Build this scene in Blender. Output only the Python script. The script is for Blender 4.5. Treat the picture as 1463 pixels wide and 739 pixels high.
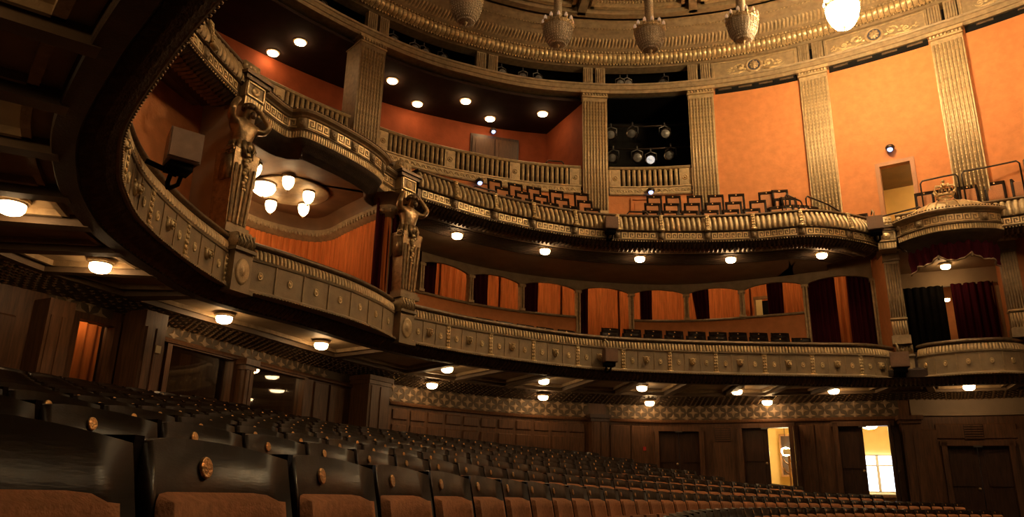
import bpy, math, random
from mathutils import Vector, Matrix
random.seed(7)
for o in list(bpy.data.objects): bpy.data.objects.remove(o)
SC = bpy.context.scene
COL = SC.collection
R_ = math.radians

# ------------------------------------------------------------------ camera, world, exposure
# camera stands at the origin (eye level of a seat-back in the front stalls), z is height above the lens
def make_camera():
    cd = bpy.data.cameras.new('camera'); co = bpy.data.objects.new('camera', cd); COL.objects.link(co)
    p, r = R_(17.37), R_(1.27)
    fwd = Vector((0, math.cos(p), math.sin(p))); up0 = Vector((0, -math.sin(p), math.cos(p))); r0 = Vector((1, 0, 0))
    c, s = math.cos(r), math.sin(r)
    X = c*r0 + s*up0; Y = -s*r0 + c*up0; Z = -fwd
    co.matrix_world = Matrix(((X.x, Y.x, Z.x, 0), (X.y, Y.y, Z.y, 0), (X.z, Y.z, Z.z, 0), (0, 0, 0, 1)))
    cd.sensor_width = 36; cd.lens = 1086/1463*36; cd.clip_start = .05; cd.clip_end = 200
    SC.camera = co
make_camera()
W = bpy.data.worlds.new('world'); SC.world = W; W.use_nodes = True
W.node_tree.nodes['Background'].inputs[0].default_value = (1, .62, .34, 1)
W.node_tree.nodes['Background'].inputs[1].default_value = .008
vs = SC.view_settings
vs.view_transform = 'Standard'; vs.look = 'None'; vs.gamma = 1; vs.exposure = 0.3
try: vs.use_curve_mapping = False
except Exception: pass
LAMP_E = 28       # frosted lamp bowls
BOX_E = 10        # lamps inside the boxes
CHAND_E = 150      # the lit chandelier

# ------------------------------------------------------------------ materials
MATS = {}
def mat(name, col, rough=.6, metal=0., var=.25, scale=6., bump=0., bscale=None, emit=0., spec=.5, alpha=None, stretch=None, trans=0.):
    m = bpy.data.materials.new(name); m.use_nodes = True
    nt = m.node_tree; b = nt.nodes['Principled BSDF']
    b.inputs['Roughness'].default_value = rough; b.inputs['Metallic'].default_value = metal
    b.inputs['Specular IOR Level'].default_value = spec
    if trans: b.inputs['Transmission Weight'].default_value = trans
    tc = nt.nodes.new('ShaderNodeTexCoord'); src = tc.outputs['Object']
    if stretch:
        mp = nt.nodes.new('ShaderNodeMapping'); mp.inputs['Scale'].default_value = stretch
        nt.links.new(src, mp.inputs['Vector']); src = mp.outputs['Vector']
    n = nt.nodes.new('ShaderNodeTexNoise'); n.inputs['Scale'].default_value = scale; n.inputs['Detail'].default_value = 5
    nt.links.new(src, n.inputs['Vector'])
    r = nt.nodes.new('ShaderNodeValToRGB')
    lo = tuple(max(0, c*(1-var)) for c in col); hi = tuple(min(1, c*(1+var)) for c in col)
    r.color_ramp.elements[0].color = (*lo, 1); r.color_ramp.elements[1].color = (*hi, 1)
    r.color_ramp.elements[0].position = .3; r.color_ramp.elements[1].position = .7
    nt.links.new(n.outputs['Fac'], r.inputs['Fac']); nt.links.new(r.outputs['Color'], b.inputs['Base Color'])
    if bump:
        n2 = nt.nodes.new('ShaderNodeTexNoise'); n2.inputs['Scale'].default_value = bscale or scale*5
        nt.links.new(src, n2.inputs['Vector'])
        bp = nt.nodes.new('ShaderNodeBump'); bp.inputs['Strength'].default_value = bump; bp.inputs['Distance'].default_value = .02
        nt.links.new(n2.outputs['Fac'], bp.inputs['Height']); nt.links.new(bp.outputs['Normal'], b.inputs['Normal'])
    if emit:
        b.inputs['Emission Color'].default_value = (*col, 1); b.inputs['Emission Strength'].default_value = emit
    MATS[name] = m
    return m
mat('gold', (.50, .355, .185), .46, .3, .25, 9, .25, 40)
mat('gold_bright', (.68, .50, .26), .36, .5, .22, 14, .3, 50)
mat('gold_dull', (.34, .24, .13), .55, .15, .25, 7, .2, 35)
mat('bronze', (.15, .095, .05), .42, .4, .35, 10, .3, 40)
mat('panel_brown', (.29, .21, .12), .6, .1, .2, 4, .15, 50)
mat('plaster', (.36, .26, .15), .7, .0, .12, 2, .1, 30)
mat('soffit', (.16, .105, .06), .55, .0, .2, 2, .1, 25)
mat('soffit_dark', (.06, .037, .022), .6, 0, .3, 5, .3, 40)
mat('ceiling_black', (.045, .026, .02), .85, 0, .2, 3, spec=.15)
mat('stud', (.45, .33, .2), .2, .8, .2, 10)
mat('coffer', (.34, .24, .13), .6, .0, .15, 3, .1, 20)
mat('plaster_grey', (.52, .44, .33), .7, 0, .1, 2, .1, 30)
mat('cream', (.62, .5, .3), .7, 0, .1, 2)
mat('cream_foyer', (.85, .62, .25), .7, 0, .08, 2)
mat('white_paint', (.8, .76, .7), .6, 0, .05, 2)
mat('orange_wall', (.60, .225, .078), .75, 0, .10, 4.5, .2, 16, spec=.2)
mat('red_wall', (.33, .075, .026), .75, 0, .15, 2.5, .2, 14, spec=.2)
mat('drape_orange', (.62, .18, .045), .8, 0, .25, 4, .1, 30, spec=.15, stretch=(6, 6, .4))
mat('curtain_red', (.05, .004, .009), .85, 0, .3, 5, .1, 30, spec=.1, stretch=(6, 6, .3))
mat('wood', (.112, .049, .02), .45, 0, .4, 3, .15, 14, stretch=(7, 7, .8))
mat('wood_dark', (.05, .021, .010), .4, 0, .4, 3, .1, 14, stretch=(7, 7, .8))
mat('seat_wood', (.014, .0075, .0045), .30, 0, .5, 3, .04, 20, spec=.22, stretch=(2, 2, 12))
MATS['seat_wood'].node_tree.nodes['Principled BSDF'].inputs['IOR'].default_value = 1.22
mat('seat_pad', (.42, .185, .085), .85, 0, .2, 60, .2, 200, spec=.15)
mat('plaque', (.75, .42, .16), .35, .6, .35, 90, .3, 160)
mat('floor_carpet', (.035, .018, .012), .9, 0, .3, 30)
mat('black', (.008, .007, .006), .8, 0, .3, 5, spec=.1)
mat('statue_gold', (.36, .245, .125), .34, .6, .35, 12, .3, 40)
mat('box_ceiling', (.16, .082, .035), .6, 0, .3, 2, .1, 20)
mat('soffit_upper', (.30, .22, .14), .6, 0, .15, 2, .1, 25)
mat('steel', (.18, .16, .14), .35, .8, .2, 10)
mat('rail_metal', (.05, .035, .025), .35, .6, .2, 10)
mat('speaker', (.20, .11, .065), .7, 0, .12, 30, .2, 120)
mat('speaker_pale', (.38, .26, .19), .75, 0, .12, 8, .2, 120)
mat('strap', (.35, .25, .14), .7, 0, .1, 8)
mat('lens', (.16, .15, .14), .25, .0, .3, 10, spec=.6)
mat('crystal', (.6, .5, .38), .12, .2, .3, 30, spec=.9)
mat('lens_bright', (.62, .66, .7), .15, 0, .6, 14, emit=.5)
mat('lamp_glass', (1., .61, .28), .4, 0, .0, 2, emit=LAMP_E)
mat('box_lamp_glass', (1., .66, .32), .4, 0, .0, 2, emit=BOX_E)
mat('lobby_lamp_glass', (1., .66, .32), .4, 0, .0, 2, emit=36)
mat('foyer_lamp_glass', (1., .78, .4), .4, 0, .0, 2, emit=70)
mat('chand_lit', (1., .72, .38), .4, 0, .0, 2, emit=CHAND_E)
mat('chand_fill', (1., .67, .35), .4, 0, .0, 2, emit=28)  # glow of the added unseen chandeliers
mat('chand_glass', (.42, .32, .21), .2, .1, .7, 60, .9, 60, spec=.9)  # strong mottling puts the sparkle of the glass into the colour
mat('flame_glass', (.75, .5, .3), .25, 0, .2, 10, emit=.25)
mat('blue_glow', (.35, .45, 1.), .3, 0, .0, 2, emit=2.2)
mat('medallion_blue', (.035, .045, .085), .5, 0, .2, 10)
mat('daylight', (.75, .86, 1.), .5, 0, .0, 2, emit=3.2)
mat('glass_dark', (.02, .02, .02), .06, 0, .1, 3, spec=.6)
mat('star_gold', (.30, .205, .12), .5, .2, .25, 12, .2, 40)
mat('frieze_ground', (.085, .058, .033), .6, .2, .2, 5)
mat('door_orange', (.42, .17, .06), .5, 0, .1, 4)
mat('red_plastic', (.5, .03, .02), .5, 0, .1, 5)
mat('trim_gold_wood', (.30, .145, .05), .45, .1, .25, 5, .1, 20)

# ------------------------------------------------------------------ helpers
WM = {}
ORD = ['first', 'second', 'third', 'fourth', 'fifth', 'sixth', 'seventh', 'eighth', 'ninth', 'tenth', 'eleventh', 'twelfth', 'thirteenth', 'fourteenth', 'fifteenth', 'sixteenth']
def reg(o, M): WM[o.name] = M; return o
def tag(o, label=None, cat=None, group=None, kind=None):
    if label: o['label'] = label
    if cat: o['category'] = cat
    if group: o['group'] = group
    if kind: o['kind'] = kind
    return o
def empty(name, M, label=None, cat=None, group=None, kind=None):
    o = bpy.data.objects.new(name, None); COL.objects.link(o); o.empty_display_size = .1
    if not isinstance(M, Matrix): M = Matrix.Translation(Vector(M))
    o.matrix_basis = M; reg(o, M.copy())
    return tag(o, label, cat, group, kind)
def place(name, me, M, parent=None):
    o = bpy.data.objects.new(name, me); COL.objects.link(o)
    if parent is not None:
        o.parent = parent; o.matrix_basis = WM[parent.name].inverted() @ M
    else: o.matrix_basis = M
    reg(o, M.copy()); return o
I4 = Matrix.Identity(4)
class MB:
    def __init__(s): s.v = []; s.f = []; s.m = []; s.mi = 0
    def add(s, vs, fs, M=None):
        b = len(s.v)
        if M is not None: vs = [M @ Vector(p) for p in vs]
        s.v += [tuple(p) for p in vs]; s.f += [tuple(i+b for i in f) for f in fs]; s.m += [s.mi]*len(fs); return s
    def box(s, c, d, M=None, taper=1.):
        x, y, z = c; a, b, h = d[0]/2, d[1]/2, d[2]/2; t = taper
        return s.add([(x-a, y-b, z-h), (x+a, y-b, z-h), (x+a, y+b, z-h), (x-a, y+b, z-h), (x-a*t, y-b*t, z+h), (x+a*t, y-b*t, z+h), (x+a*t, y+b*t, z+h), (x-a*t, y+b*t, z+h)],
              [(3, 2, 1, 0), (4, 5, 6, 7), (0, 1, 5, 4), (1, 2, 6, 5), (2, 3, 7, 6), (3, 0, 4, 7)], M)
    def lathe(s, prof, n=16, M=None, a0=0, a1=2*math.pi, rib=0):
        vs = []; fs = []; full = abs(a1-a0-2*math.pi) < 1e-6; k = n if full else n+1
        for i in range(k):
            a = a0+(a1-a0)*i/n
            q = 1+rib*(1 if i % 2 else -1)
            for r, z in prof: vs.append((r*q*math.cos(a), r*q*math.sin(a), z))
        L = len(prof)
        for i in range(n):
            j = (i+1) % k
            for t in range(L-1): fs.append((i*L+t, j*L+t, j*L+t+1, i*L+t+1))
        return s.add(vs, fs, M)
    def tube(s, pts, r, n=6, M=None, caps=True):
        pts = [Vector(p) for p in pts]; vs = []; fs = []
        rr = r if isinstance(r, (list, tuple)) else [r]*len(pts)
        for i, p in enumerate(pts):
            t = (pts[min(i+1, len(pts)-1)]-pts[max(i-1, 0)]).normalized()
            u = t.cross(Vector((0, 0, 1)))
            if u.length < .01: u = t.cross(Vector((0, 1, 0)))
            u.normalize(); w = u.cross(t)
            for k in range(n):
                a = 2*math.pi*k/n; vs.append(p+(u*math.cos(a)+w*math.sin(a))*rr[i])
        for i in range(len(pts)-1):
            for k in range(n):
                k2 = (k+1) % n; fs.append((i*n+k, i*n+k2, (i+1)*n+k2, (i+1)*n+k))
        if caps: fs += [tuple(range(n))[::-1], tuple(range((len(pts)-1)*n, len(pts)*n))]
        return s.add(vs, fs, M)
    def ball(s, c, r, M=None, n=8, k=5, sq=(1, 1, 1)):
        prof = [(math.sin(math.pi*i/k), -math.cos(math.pi*i/k)) for i in range(k+1)]
        m = Matrix.Translation(Vector(c)) @ Matrix.Diagonal((r*sq[0], r*sq[1], r*sq[2], 1))
        return s.lathe(prof, n, m if M is None else M @ m)
    def prism(s, poly, y0, y1, M=None):      # polygon in x,z; extruded along y
        n = len(poly); vs = [(x, y0, z) for x, z in poly]+[(x, y1, z) for x, z in poly]
        fs = [tuple(range(n)), tuple(range(2*n-1, n-1, -1))]+[(i, i+n, (i+1) % n+n, (i+1) % n) for i in range(n)]
        return s.add(vs, fs, M)
    def mesh(s, name, m, smooth=False):
        me = bpy.data.meshes.new(name); me.from_pydata(s.v, [], s.f); me.update()
        for k in (m if isinstance(m, (list, tuple)) else [m]): me.materials.append(MATS[k])
        if isinstance(m, (list, tuple)): me.polygons.foreach_set('material_index', s.m)
        if smooth: me.polygons.foreach_set('use_smooth', [True]*len(me.polygons))
        return me
    def build(s, name, m, parent=None, smooth=False, label=None, cat=None, group=None, kind=None, local=False):
        me = s.mesh(name, m, smooth)
        o = bpy.data.objects.new(name, me); COL.objects.link(o)
        if parent is not None:
            o.parent = parent; PM = WM[parent.name]
            if local: reg(o, PM.copy())
            else: me.transform(PM.inverted()); reg(o, PM.copy())
        else: reg(o, I4.copy())
        return tag(o, label, cat, group, kind)

class Ring:
    def __init__(s, ctrl, ds=.06):
        c = [Vector((x, y)) for x, y in ctrl]
        c = [2*c[0]-c[1]]+c+[2*c[-1]-c[-2]]
        raw = []
        for i in range(1, len(c)-2):
            p0, p1, p2, p3 = c[i-1:i+3]
            for k in range(24):
                t = k/24; raw.append(.5*((2*p1)+(p2-p0)*t+(2*p0-5*p1+4*p2-p3)*t*t+(3*p1-p0-3*p2+p3)*t**3))
        raw.append(c[-2])
        s.p = raw; s.L = [0]
        for a, b in zip(raw, raw[1:]): s.L.append(s.L[-1]+(b-a).length)
        s.len = s.L[-1]
    def _ix(s, t):
        lo, hi = 0, len(s.L)-2
        while lo < hi:
            m = (lo+hi+1)//2
            if s.L[m] <= t: lo = m
            else: hi = m-1
        return lo
    def P(s, t):
        i = s._ix(t); d = s.L[i+1]-s.L[i]; return s.p[i].lerp(s.p[i+1], (t-s.L[i])/d) if 0 <= t <= s.len else s.p[i]+(s.p[i+1]-s.p[i])*((t-s.L[i])/d)
    def T(s, t): return (s.P(t+.12)-s.P(t-.12)).normalized()
    def N(s, t): T = s.T(t); return Vector((T.y, -T.x))        # into the hall
    def X(s, t, off, z): q = s.P(t)+s.N(t)*off; return Vector((q.x, q.y, z))
    def F(s, t, off, z):                                        # frame: x along, y outwards (front is -y), z up
        T = s.T(t); N = s.N(t); q = s.P(t)+N*off
        return Matrix(((T.x, -N.x, 0, q.x), (T.y, -N.y, 0, q.y), (0, 0, 1, z), (0, 0, 0, 1)))
    def b(s, az):                                               # arc position seen at a plan bearing from the origin
        best = None; a = R_(az); d = Vector((math.cos(a), -math.sin(a))); f = Vector((math.sin(a), math.cos(a)))
        for i in range(len(s.p)-1):
            u, w = s.p[i].dot(d), s.p[i+1].dot(d)
            if u*w <= 0 and u != w and s.p[i].dot(f) > 0:
                t = u/(u-w); best = s.L[i]+(s.L[i+1]-s.L[i])*t; break
        return best
    def near(s, q):
        q = Vector((q[0], q[1])); k = min(range(len(s.p)), key=lambda i: (s.p[i]-q).length_squared); return s.L[k]
def steps(a, b, ds): n = max(1, int(math.ceil((b-a)/ds-1e-6))); return [a+(b-a)*i/n for i in range(n+1)]
def sweep(mb, ring, a, b, prof, ds=.18, closed=False):
    ss = steps(a, b, ds); k = len(prof); vs = []; fs = []
    for t in ss:
        P, N = ring.P(t), ring.N(t)
        for off, z in prof: vs.append((P.x+N.x*off, P.y+N.y*off, z))
    e = k if closed else k-1
    for i in range(len(ss)-1):
        for j in range(e): j2 = (j+1) % k; fs.append((i*k+j, (i+1)*k+j, (i+1)*k+j2, i*k+j2))
    if closed: fs += [tuple(range(k)), tuple(range(len(ss)*k-1, (len(ss)-1)*k-1, -1))]
    return mb.add(vs, fs)
def slab(mb, ring, a, b, o0, o1, z0, z1, ds=.25): return sweep(mb, ring, a, b, [(o0, z0), (o1, z0), (o1, z1), (o0, z1)], ds, True)
def ribs(mb, ring, a, b, pitch, prof, bulge, fill=.8):
    n = max(1, int(round((b-a)/pitch))); w = (b-a)/n
    for i in range(n):
        c = a+(i+.5)*w; vs = []; fs = []
        for off, z in prof:
            for ds, bo in ((-w*fill/2, 0), (-w*fill/4, bulge*.8), (w*fill/4, bulge*.8), (w*fill/2, 0)):
                vs.append(ring.X(c+ds, off+bo, z))
        for j in range(len(prof)-1):
            for k in range(3): fs.append((j*4+k, j*4+k+1, j*4+k+5, j*4+k+4))
        mb.add(vs, fs)
    return mb
def ruled(mb, A, fa, B, fb, n, t0, t1, z0, z1, m=1):
    vs = []; fs = []
    for i in range(n+1):
        p, q = A(fa(i/n)), B(fb(i/n))
        for j in range(m+1):
            t = t0+(t1-t0)*j/m; r = p.lerp(q, t); vs.append((r.x, r.y, z0+(z1-z0)*j/m))
    for i in range(n):
        for j in range(m): fs.append((i*(m+1)+j, (i+1)*(m+1)+j, (i+1)*(m+1)+j+1, i*(m+1)+j+1))
    return mb.add(vs, fs)

# ------------------------------------------------------------------ plan curves
Lall = Ring([(1.2, 1.4), (-.7, 3.1), (-2.14, 4.63), (-2.93, 5.55), (-3.72, 6.58), (-4.18, 7.4), (-4.53, 8.19), (-4.85, 9.36), (-4.95, 10.97), (-4.83, 12.62), (-3.74, 14.5), (-2.7, 16.6), (-1.7, 17.9), (-.5, 18.88), (1.04, 19.85), (2.69, 20.55), (4.94, 20.84), (7.17, 20.85), (8.73, 20.85), (10.4, 20.7), (12.1, 20.0), (13.5, 19.4), (15, 18.6)])
L1 = Ring([(1.2, 1.4), (-.7, 3.1), (-2.14, 4.63), (-2.93, 5.55), (-3.72, 6.58), (-4.18, 7.4), (-4.53, 8.19), (-4.85, 9.36), (-4.95, 10.97), (-4.86, 12.55)])
L2 = Ring([(-4.68, 12.85), (-4.2, 13.44), (-3.72, 14.16), (-3.22, 14.99), (-2.84, 15.93), (-2.6, 16.85)])
L3 = Ring([(-2.3, 17.28), (-1.4, 18.15), (-.5, 18.88), (1.04, 19.85), (2.69, 20.55), (4.94, 20.84), (7.17, 20.85), (8.73, 20.78), (9.7, 20.75), (10.4, 20.92), (10.9, 21.2)])
L4 = Ring([(11.3, 20.95), (11.45, 20.5), (12.02, 19.94), (12.73, 19.6), (13.34, 19.63), (13.9, 19.9)])
U1 = Ring([(-4.4, 6.3), (-5.0, 8.2), (-5.35, 9.8), (-5.44, 10.77), (-5.38, 11.78), (-5.22, 12.85)])
U2 = Ring([(-5.0, 13.35), (-4.78, 14.0), (-4.62, 14.22), (-4.3, 14.2), (-3.83, 14.79), (-3.3, 15.68), (-3.06, 16.4), (-3.17, 16.75), (-3.05, 17.1), (-2.9, 17.4)])
U3 = Ring([(-2.4, 17.72), (-1.6, 18.4), (-.62, 19.18), (1.0, 20.05), (2.77, 20.6), (5.07, 20.6), (6.9, 20.33), (7.8, 20.02), (8.48, 19.92), (9.2, 20.05), (10.0, 20.35), (10.55, 20.7)])
U4 = Ring([(10.85, 20.2), (11.03, 19.69), (11.41, 19.15), (12.06, 18.85), (12.7, 18.8), (13.1, 18.95)])
B = Ring([(-5.5, 1.5), (-7.4, 5), (-8.2, 8), (-8.0, 10.6), (-7.2, 12.4), (-6.2, 15.1), (-4.75, 18.9), (-3.4, 21.4), (-.6, 23.8), (2.85, 25), (6.2, 25), (10, 23.2), (11.6, 22.5), (13.3, 22.0), (15.3, 20.9), (17.5, 19.3)])
G = Ring([(-8.6, 8.5), (-8.7, 12), (-8.2, 15.5), (-7.4, 17.8), (-6.5, 19.1), (-4.95, 20.75), (-3.21, 22.15), (-1.61, 23.0), (.3, 23.7), (2.32, 24.0), (4.2, 24.0), (6.09, 23.7), (7.9, 23.15), (9.58, 22.35), (11.0, 21.45), (12.65, 20.2), (14.5, 18.5), (16.2, 16.4)])
A0 = Vector((24.63, -2.55))                 # centre of the curved seat rows
def floor_z(Rr): return -.81+.17*(min(Rr, 36)-25.5)
def fz(p): return floor_z((Vector((p[0], p[1]))-A0).length)

# ------------------------------------------------------------------ floor
mb = MB(); vs = []; fs = []
nr, na = 14, 40
for i in range(nr+1):
    Rr = 20+22*i/nr
    for j in range(na+1):
        a = R_(-6+84*j/na); vs.append((A0.x-Rr*math.cos(a), A0.y+Rr*math.sin(a), floor_z(Rr)))
for i in range(nr):
    for j in range(na): fs.append((i*(na+1)+j, i*(na+1)+j+1, (i+1)*(na+1)+j+1, (i+1)*(na+1)+j))
mb.add(vs, fs); mb.build('floor', 'floor_carpet', kind='structure')

# ------------------------------------------------------------------ stalls back wall
bs = B.b
wall = empty('wall_back', (B.P(bs(8)).x, B.P(bs(8)).y, 0), kind='structure')
openings = [(-30.3, -27.8, 1.55, 2.72), (-24.4, -20.0, 1.62, 2.66), (-19.0, -15.0, 1.55, 2.64), (10.7, 14.04, -1, 2.18), (16.55, 20.2, -1, 2.27), (22.8, 26.4, -1, 2.27), (29.15, 33.0, -1.2, 1.70)]
mb = MB()
cur = 0.
for a, b, z0, z1 in openings:
    sa, sb = bs(a), bs(b)
    slab(mb, B, cur, sa, -.25, 0, -1.5, 3.3)
    if z0 > -.9: slab(mb, B, sa, sb, -.25, 0, -1.5, z0)
    slab(mb, B, sa, sb, -.25, 0, z1, 3.3)
    cur = sb
slab(mb, B, cur, B.len, -.25, 0, -1.5, 3.3)
mb.build('wood_wall', 'wood', wall)
def wz(az): return 2.68 if az < -12 else 2.42
# moulded rail over the wainscot and frieze ground with star lattice
mb = MB()
for a, b in ((-25.6, -9.6), (-8.9, 5.9), (7.2, 26.9)):
    z = wz((a+b)/2)
    sweep(mb, B, bs(a), bs(b), [(0, z-.06), (.09, z-.04), (.10, z), (.05, z+.05), (.03, z+.06), (0, z+.06)])
mb.build('wainscot_rail', 'wood', wall)
fr = MB()
for a, b in ((-32, -28.1), (-25.6, -9.6), (-8.9, 5.9), (7.2, 26.9)):
    z = wz((a+b)/2)
    sweep(fr, B, bs(a), bs(b), [(.012, z+.06), (.012, z+.52)])
frieze = fr.build('frieze', 'frieze_ground', wall)
star = MB()
def astroid(r, h):
    pts = []
    for i in range(4):
        a = math.pi/2*i; pts.append((r*math.cos(a), r*math.sin(a))); pts.append((r*.40*math.cos(a+math.pi/4), r*.40*math.sin(a+math.pi/4)))
    return pts
pts = astroid(.155, 0)
star.add([(x, 0, z) for x, z in pts]+[(x*.75, -.015, z*.75) for x, z in pts]+[(0, -.022, 0)], [(i, (i+1) % 8, (i+1) % 8+8, i+8) for i in range(8)]+[(i+8, (i+1) % 8+8, 16) for i in range(8)])
star_me = star.mesh('star', 'star_gold')
for a, b in ((-32, -28.1), (-25.6, -13.5), (-8.9, 5.9), (7.2, 26.9)):
    z = wz((a+b)/2); sa, sb = bs(a), bs(b); n = int((sb-sa)/.21)
    for i in range(n):
        for j in range(3):
            if (i+j) % 2: continue
            place('star', star_me, B.F(sa+.12+i*.21, .014, z+.12+j*.165), wall)
# panelling: raised fields with frames
def panel(az0, az1, z0, z1, m='wood', parent=None, name='panel', off=.0, margin=.07):
    sa, sb = bs(az0), bs(az1); mb = MB()
    sweep(mb, B, sa, sb, [(off, z0), (off+.04, z0+.03), (off+.04, z1-.03), (off, z1)])
    sweep(mb, B, sa+margin, sb-margin, [(off+.04, z0+margin), (off+.02, z0+margin+.03), (off+.02, z1-margin-.03), (off+.04, z1-margin)])
    return mb.build(name, m, parent or wall)
n = 11
for i in range(n):
    a0 = -8.7+14.4*i/n; a1 = -8.7+14.4*(i+1)/n
    panel(a0+.13, a1-.13, 1.98, 2.28); panel(a0+.13, a1-.13, .5, 1.86)
for a0, a1 in ((7.5, 8.9), (9.0, 10.2)): panel(a0, a1, .2, 2.28)
for a0, a1 in ((14.75, 16.2), (20.6, 21.5), (21.6, 22.5)): panel(a0, a1, .0, 2.28)
for a0, a1 in ((-14.3, -13.4), (-13.2, -12.2)): panel(a0, a1, 1.0, 2.6)
panel(27.9, 28.9, -.6, 2.1); panel(28.9, 33.3, 1.82, 2.25); panel(33.3, 35.5, -.6, 2.1)
for a0, a1 in ((-38, -36.6), (-36.4, -35), (-34.8, -33.6)): panel(a0, a1, 1.0, 2.5)
# vent grilles
def vent(az, z, w=.5, h=.42):
    F = B.F(bs(az), .045, z); mb = MB(); mb.box((0, 0, 0), (w, .02, h))
    o = mb.build('vent_backing', 'black', wall, local=False) if False else None
    e = place('vent_grille', mb.mesh('vent_grille', 'wood_dark'), F, wall)
    for i in range(6): 
        m2 = MB(); m2.box((0, -.02, -h/2+.04+i*(h-.08)/5), (w*.9, .02, .03)); place('vent_slat', m2.mesh('vent_slat', 'wood'), F, e)
vent(15.45, 2.0); vent(31.0, 2.02)
mb = MB(); mb.box((0, 0, 0), (.09, .04, .12)); place('alarm_box', mb.mesh('alarm_box', 'red_plastic'), B.F(bs(9.9), .06, 1.55), wall)
# cream band over the panelling of the side box wing
mb = MB(); sweep(mb, B, bs(27.6), bs(38), [(.02, 2.46), (.06, 2.48), (.06, 2.55), (.03, 2.56), (.03, 3.1), (.2, 3.2)])
mb.build('plaster_band', 'soffit_upper', wall)

# piers in front of the wall
def pier(name, ring, az, off, w, d, z0, z1, label, m='wood', cap=True, group=None):
    F = ring.F(ring.b(az), off, 0); p = F.translation
    r = empty(name, Matrix.Translation((p.x, p.y, z0)) @ F.to_3x3().to_4x4(), label, 'pillar', group)
    h = z1-z0
    MB().box((0, 0, h/2), (w, d, h)).build('shaft', m, r, local=True)
    mb = MB(); mb.box((0, 0, .12), (w+.1, d+.1, .24)); mb.build('plinth', m, r, local=True)
    if cap:
        mb = MB(); mb.box((0, 0, h-.06), (w+.16, d+.16, .12)); mb.box((0, 0, h-.17), (w+.07, d+.07, .1)); mb.build('capital', m if cap is True else cap, r, local=True)
    for sx in (-1, 1):
        mb = MB(); mb.box((sx*w*.22, -d/2-.008, h*.48), (w*.34, .03, h*.78)); mb.build('panel', m, r, local=True)
    return r
for az, off, w, d, z1, lb in ((-32.0, .22, .42, .42, 2.80, 'dark wooden pier left of the small window with the orange drape'), (-26.75, .28, .5, .5, 3.0, 'broad wooden pier with a small pale switch plate near its top'), (-19.5, .1, .3, .3, 2.66, 'slim wooden pier between the two dark glazed windows'),
        (-11.0, .35, .85, .6, 2.95, 'broad wooden pier carrying the soffit beam below the right caryatid'), (6.5, .2, .55, .4, 2.55, 'narrow wooden pier with dark cap dividing the star frieze'), (27.35, .25, .5, .5, 2.45, 'wooden corner pier between the open door and the side box wing')):
    p = B.P(bs(az)); pr = pier('wood_pier', B, az, off, w, d, min(fz(p), 1.2)-.05, z1, lb, cap='wood_dark' if az == 6.5 else (az > -20))
    if az == -26.75:
        mb = MB(); mb.box((.1, -.27, 1.55), (.12, .03, .13)); mb.build('switch_plate', 'cream', pr, local=True)

# dark glazed windows in the back of the stalls
def window(n, a, b, z0, z1, lamp=False, drape=False):
    sa, sb = bs(a), bs(b); c = (sa+sb)/2; p = B.P(c)
    r = empty('window_%d' % n, (p.x, p.y, z0), kind='structure')
    mb = MB()
    for s0, s1, y0, y1 in ((sa-.06, sa+.06, z0-.06, z1+.06), (sb-.06, sb+.06, z0-.06, z1+.06), (sa, sb, z0-.06, z0+.05), (sa, sb, z1-.05, z1+.06)): slab(mb, B, s0, s1, -.12, .06, y0, y1)
    mb.build('window_frame', 'wood', r)
    mb = MB(); sweep(mb, B, sa, sb, [(-.1, z0), (-.1, z1)])
    g = mb.build('pane', 'window_glass', r)
    mb = MB(); sweep(mb, B, sa-.6, sb+.6, [(-.27, z0-.3), (-2.2, z0-.3), (-2.2, z1+.3), (-.27, z1+.3)])
    mb.add([B.X(t, o, z) for t in (sa-.6,) for o, z in ((-.27, z0-.3), (-2.2, z0-.3), (-2.2, z1+.3), (-.27, z1+.3))], [(0, 1, 2, 3)])
    mb.add([B.X(t, o, z) for t in (sb+.6,) for o, z in ((-.27, z0-.3), (-2.2, z0-.3), (-2.2, z1+.3), (-.27, z1+.3))], [(0, 1, 2, 3)])
    mb.build('room_lining', 'wood_dark', r)
    return c
gm = bpy.data.materials.new('window_glass'); gm.use_nodes = True; MATS['window_glass'] = gm
nt = gm.node_tree; nt.nodes.clear(); out = nt.nodes.new('ShaderNodeOutputMaterial'); mx = nt.nodes.new('ShaderNodeMixShader'); tr = nt.nodes.new('ShaderNodeBsdfTransparent'); gl = nt.nodes.new('ShaderNodeBsdfGlossy')
gl.inputs['Roughness'].default_value = .03; tr.inputs['Color'].default_value = (.55, .55, .5, 1); mx.inputs['Fac'].default_value = .10
nt.links.new(tr.outputs[0], mx.inputs[1]); nt.links.new(gl.outputs[0], mx.inputs[2]); nt.links.new(mx.outputs[0], out.inputs[0])
w1 = window(1, -30.3, -27.8, 1.55, 2.72); w2 = window(2, -24.4, -20.0, 1.62, 2.66); w3 = window(3, -19.0, -15.0, 1.55, 2.64)

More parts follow.
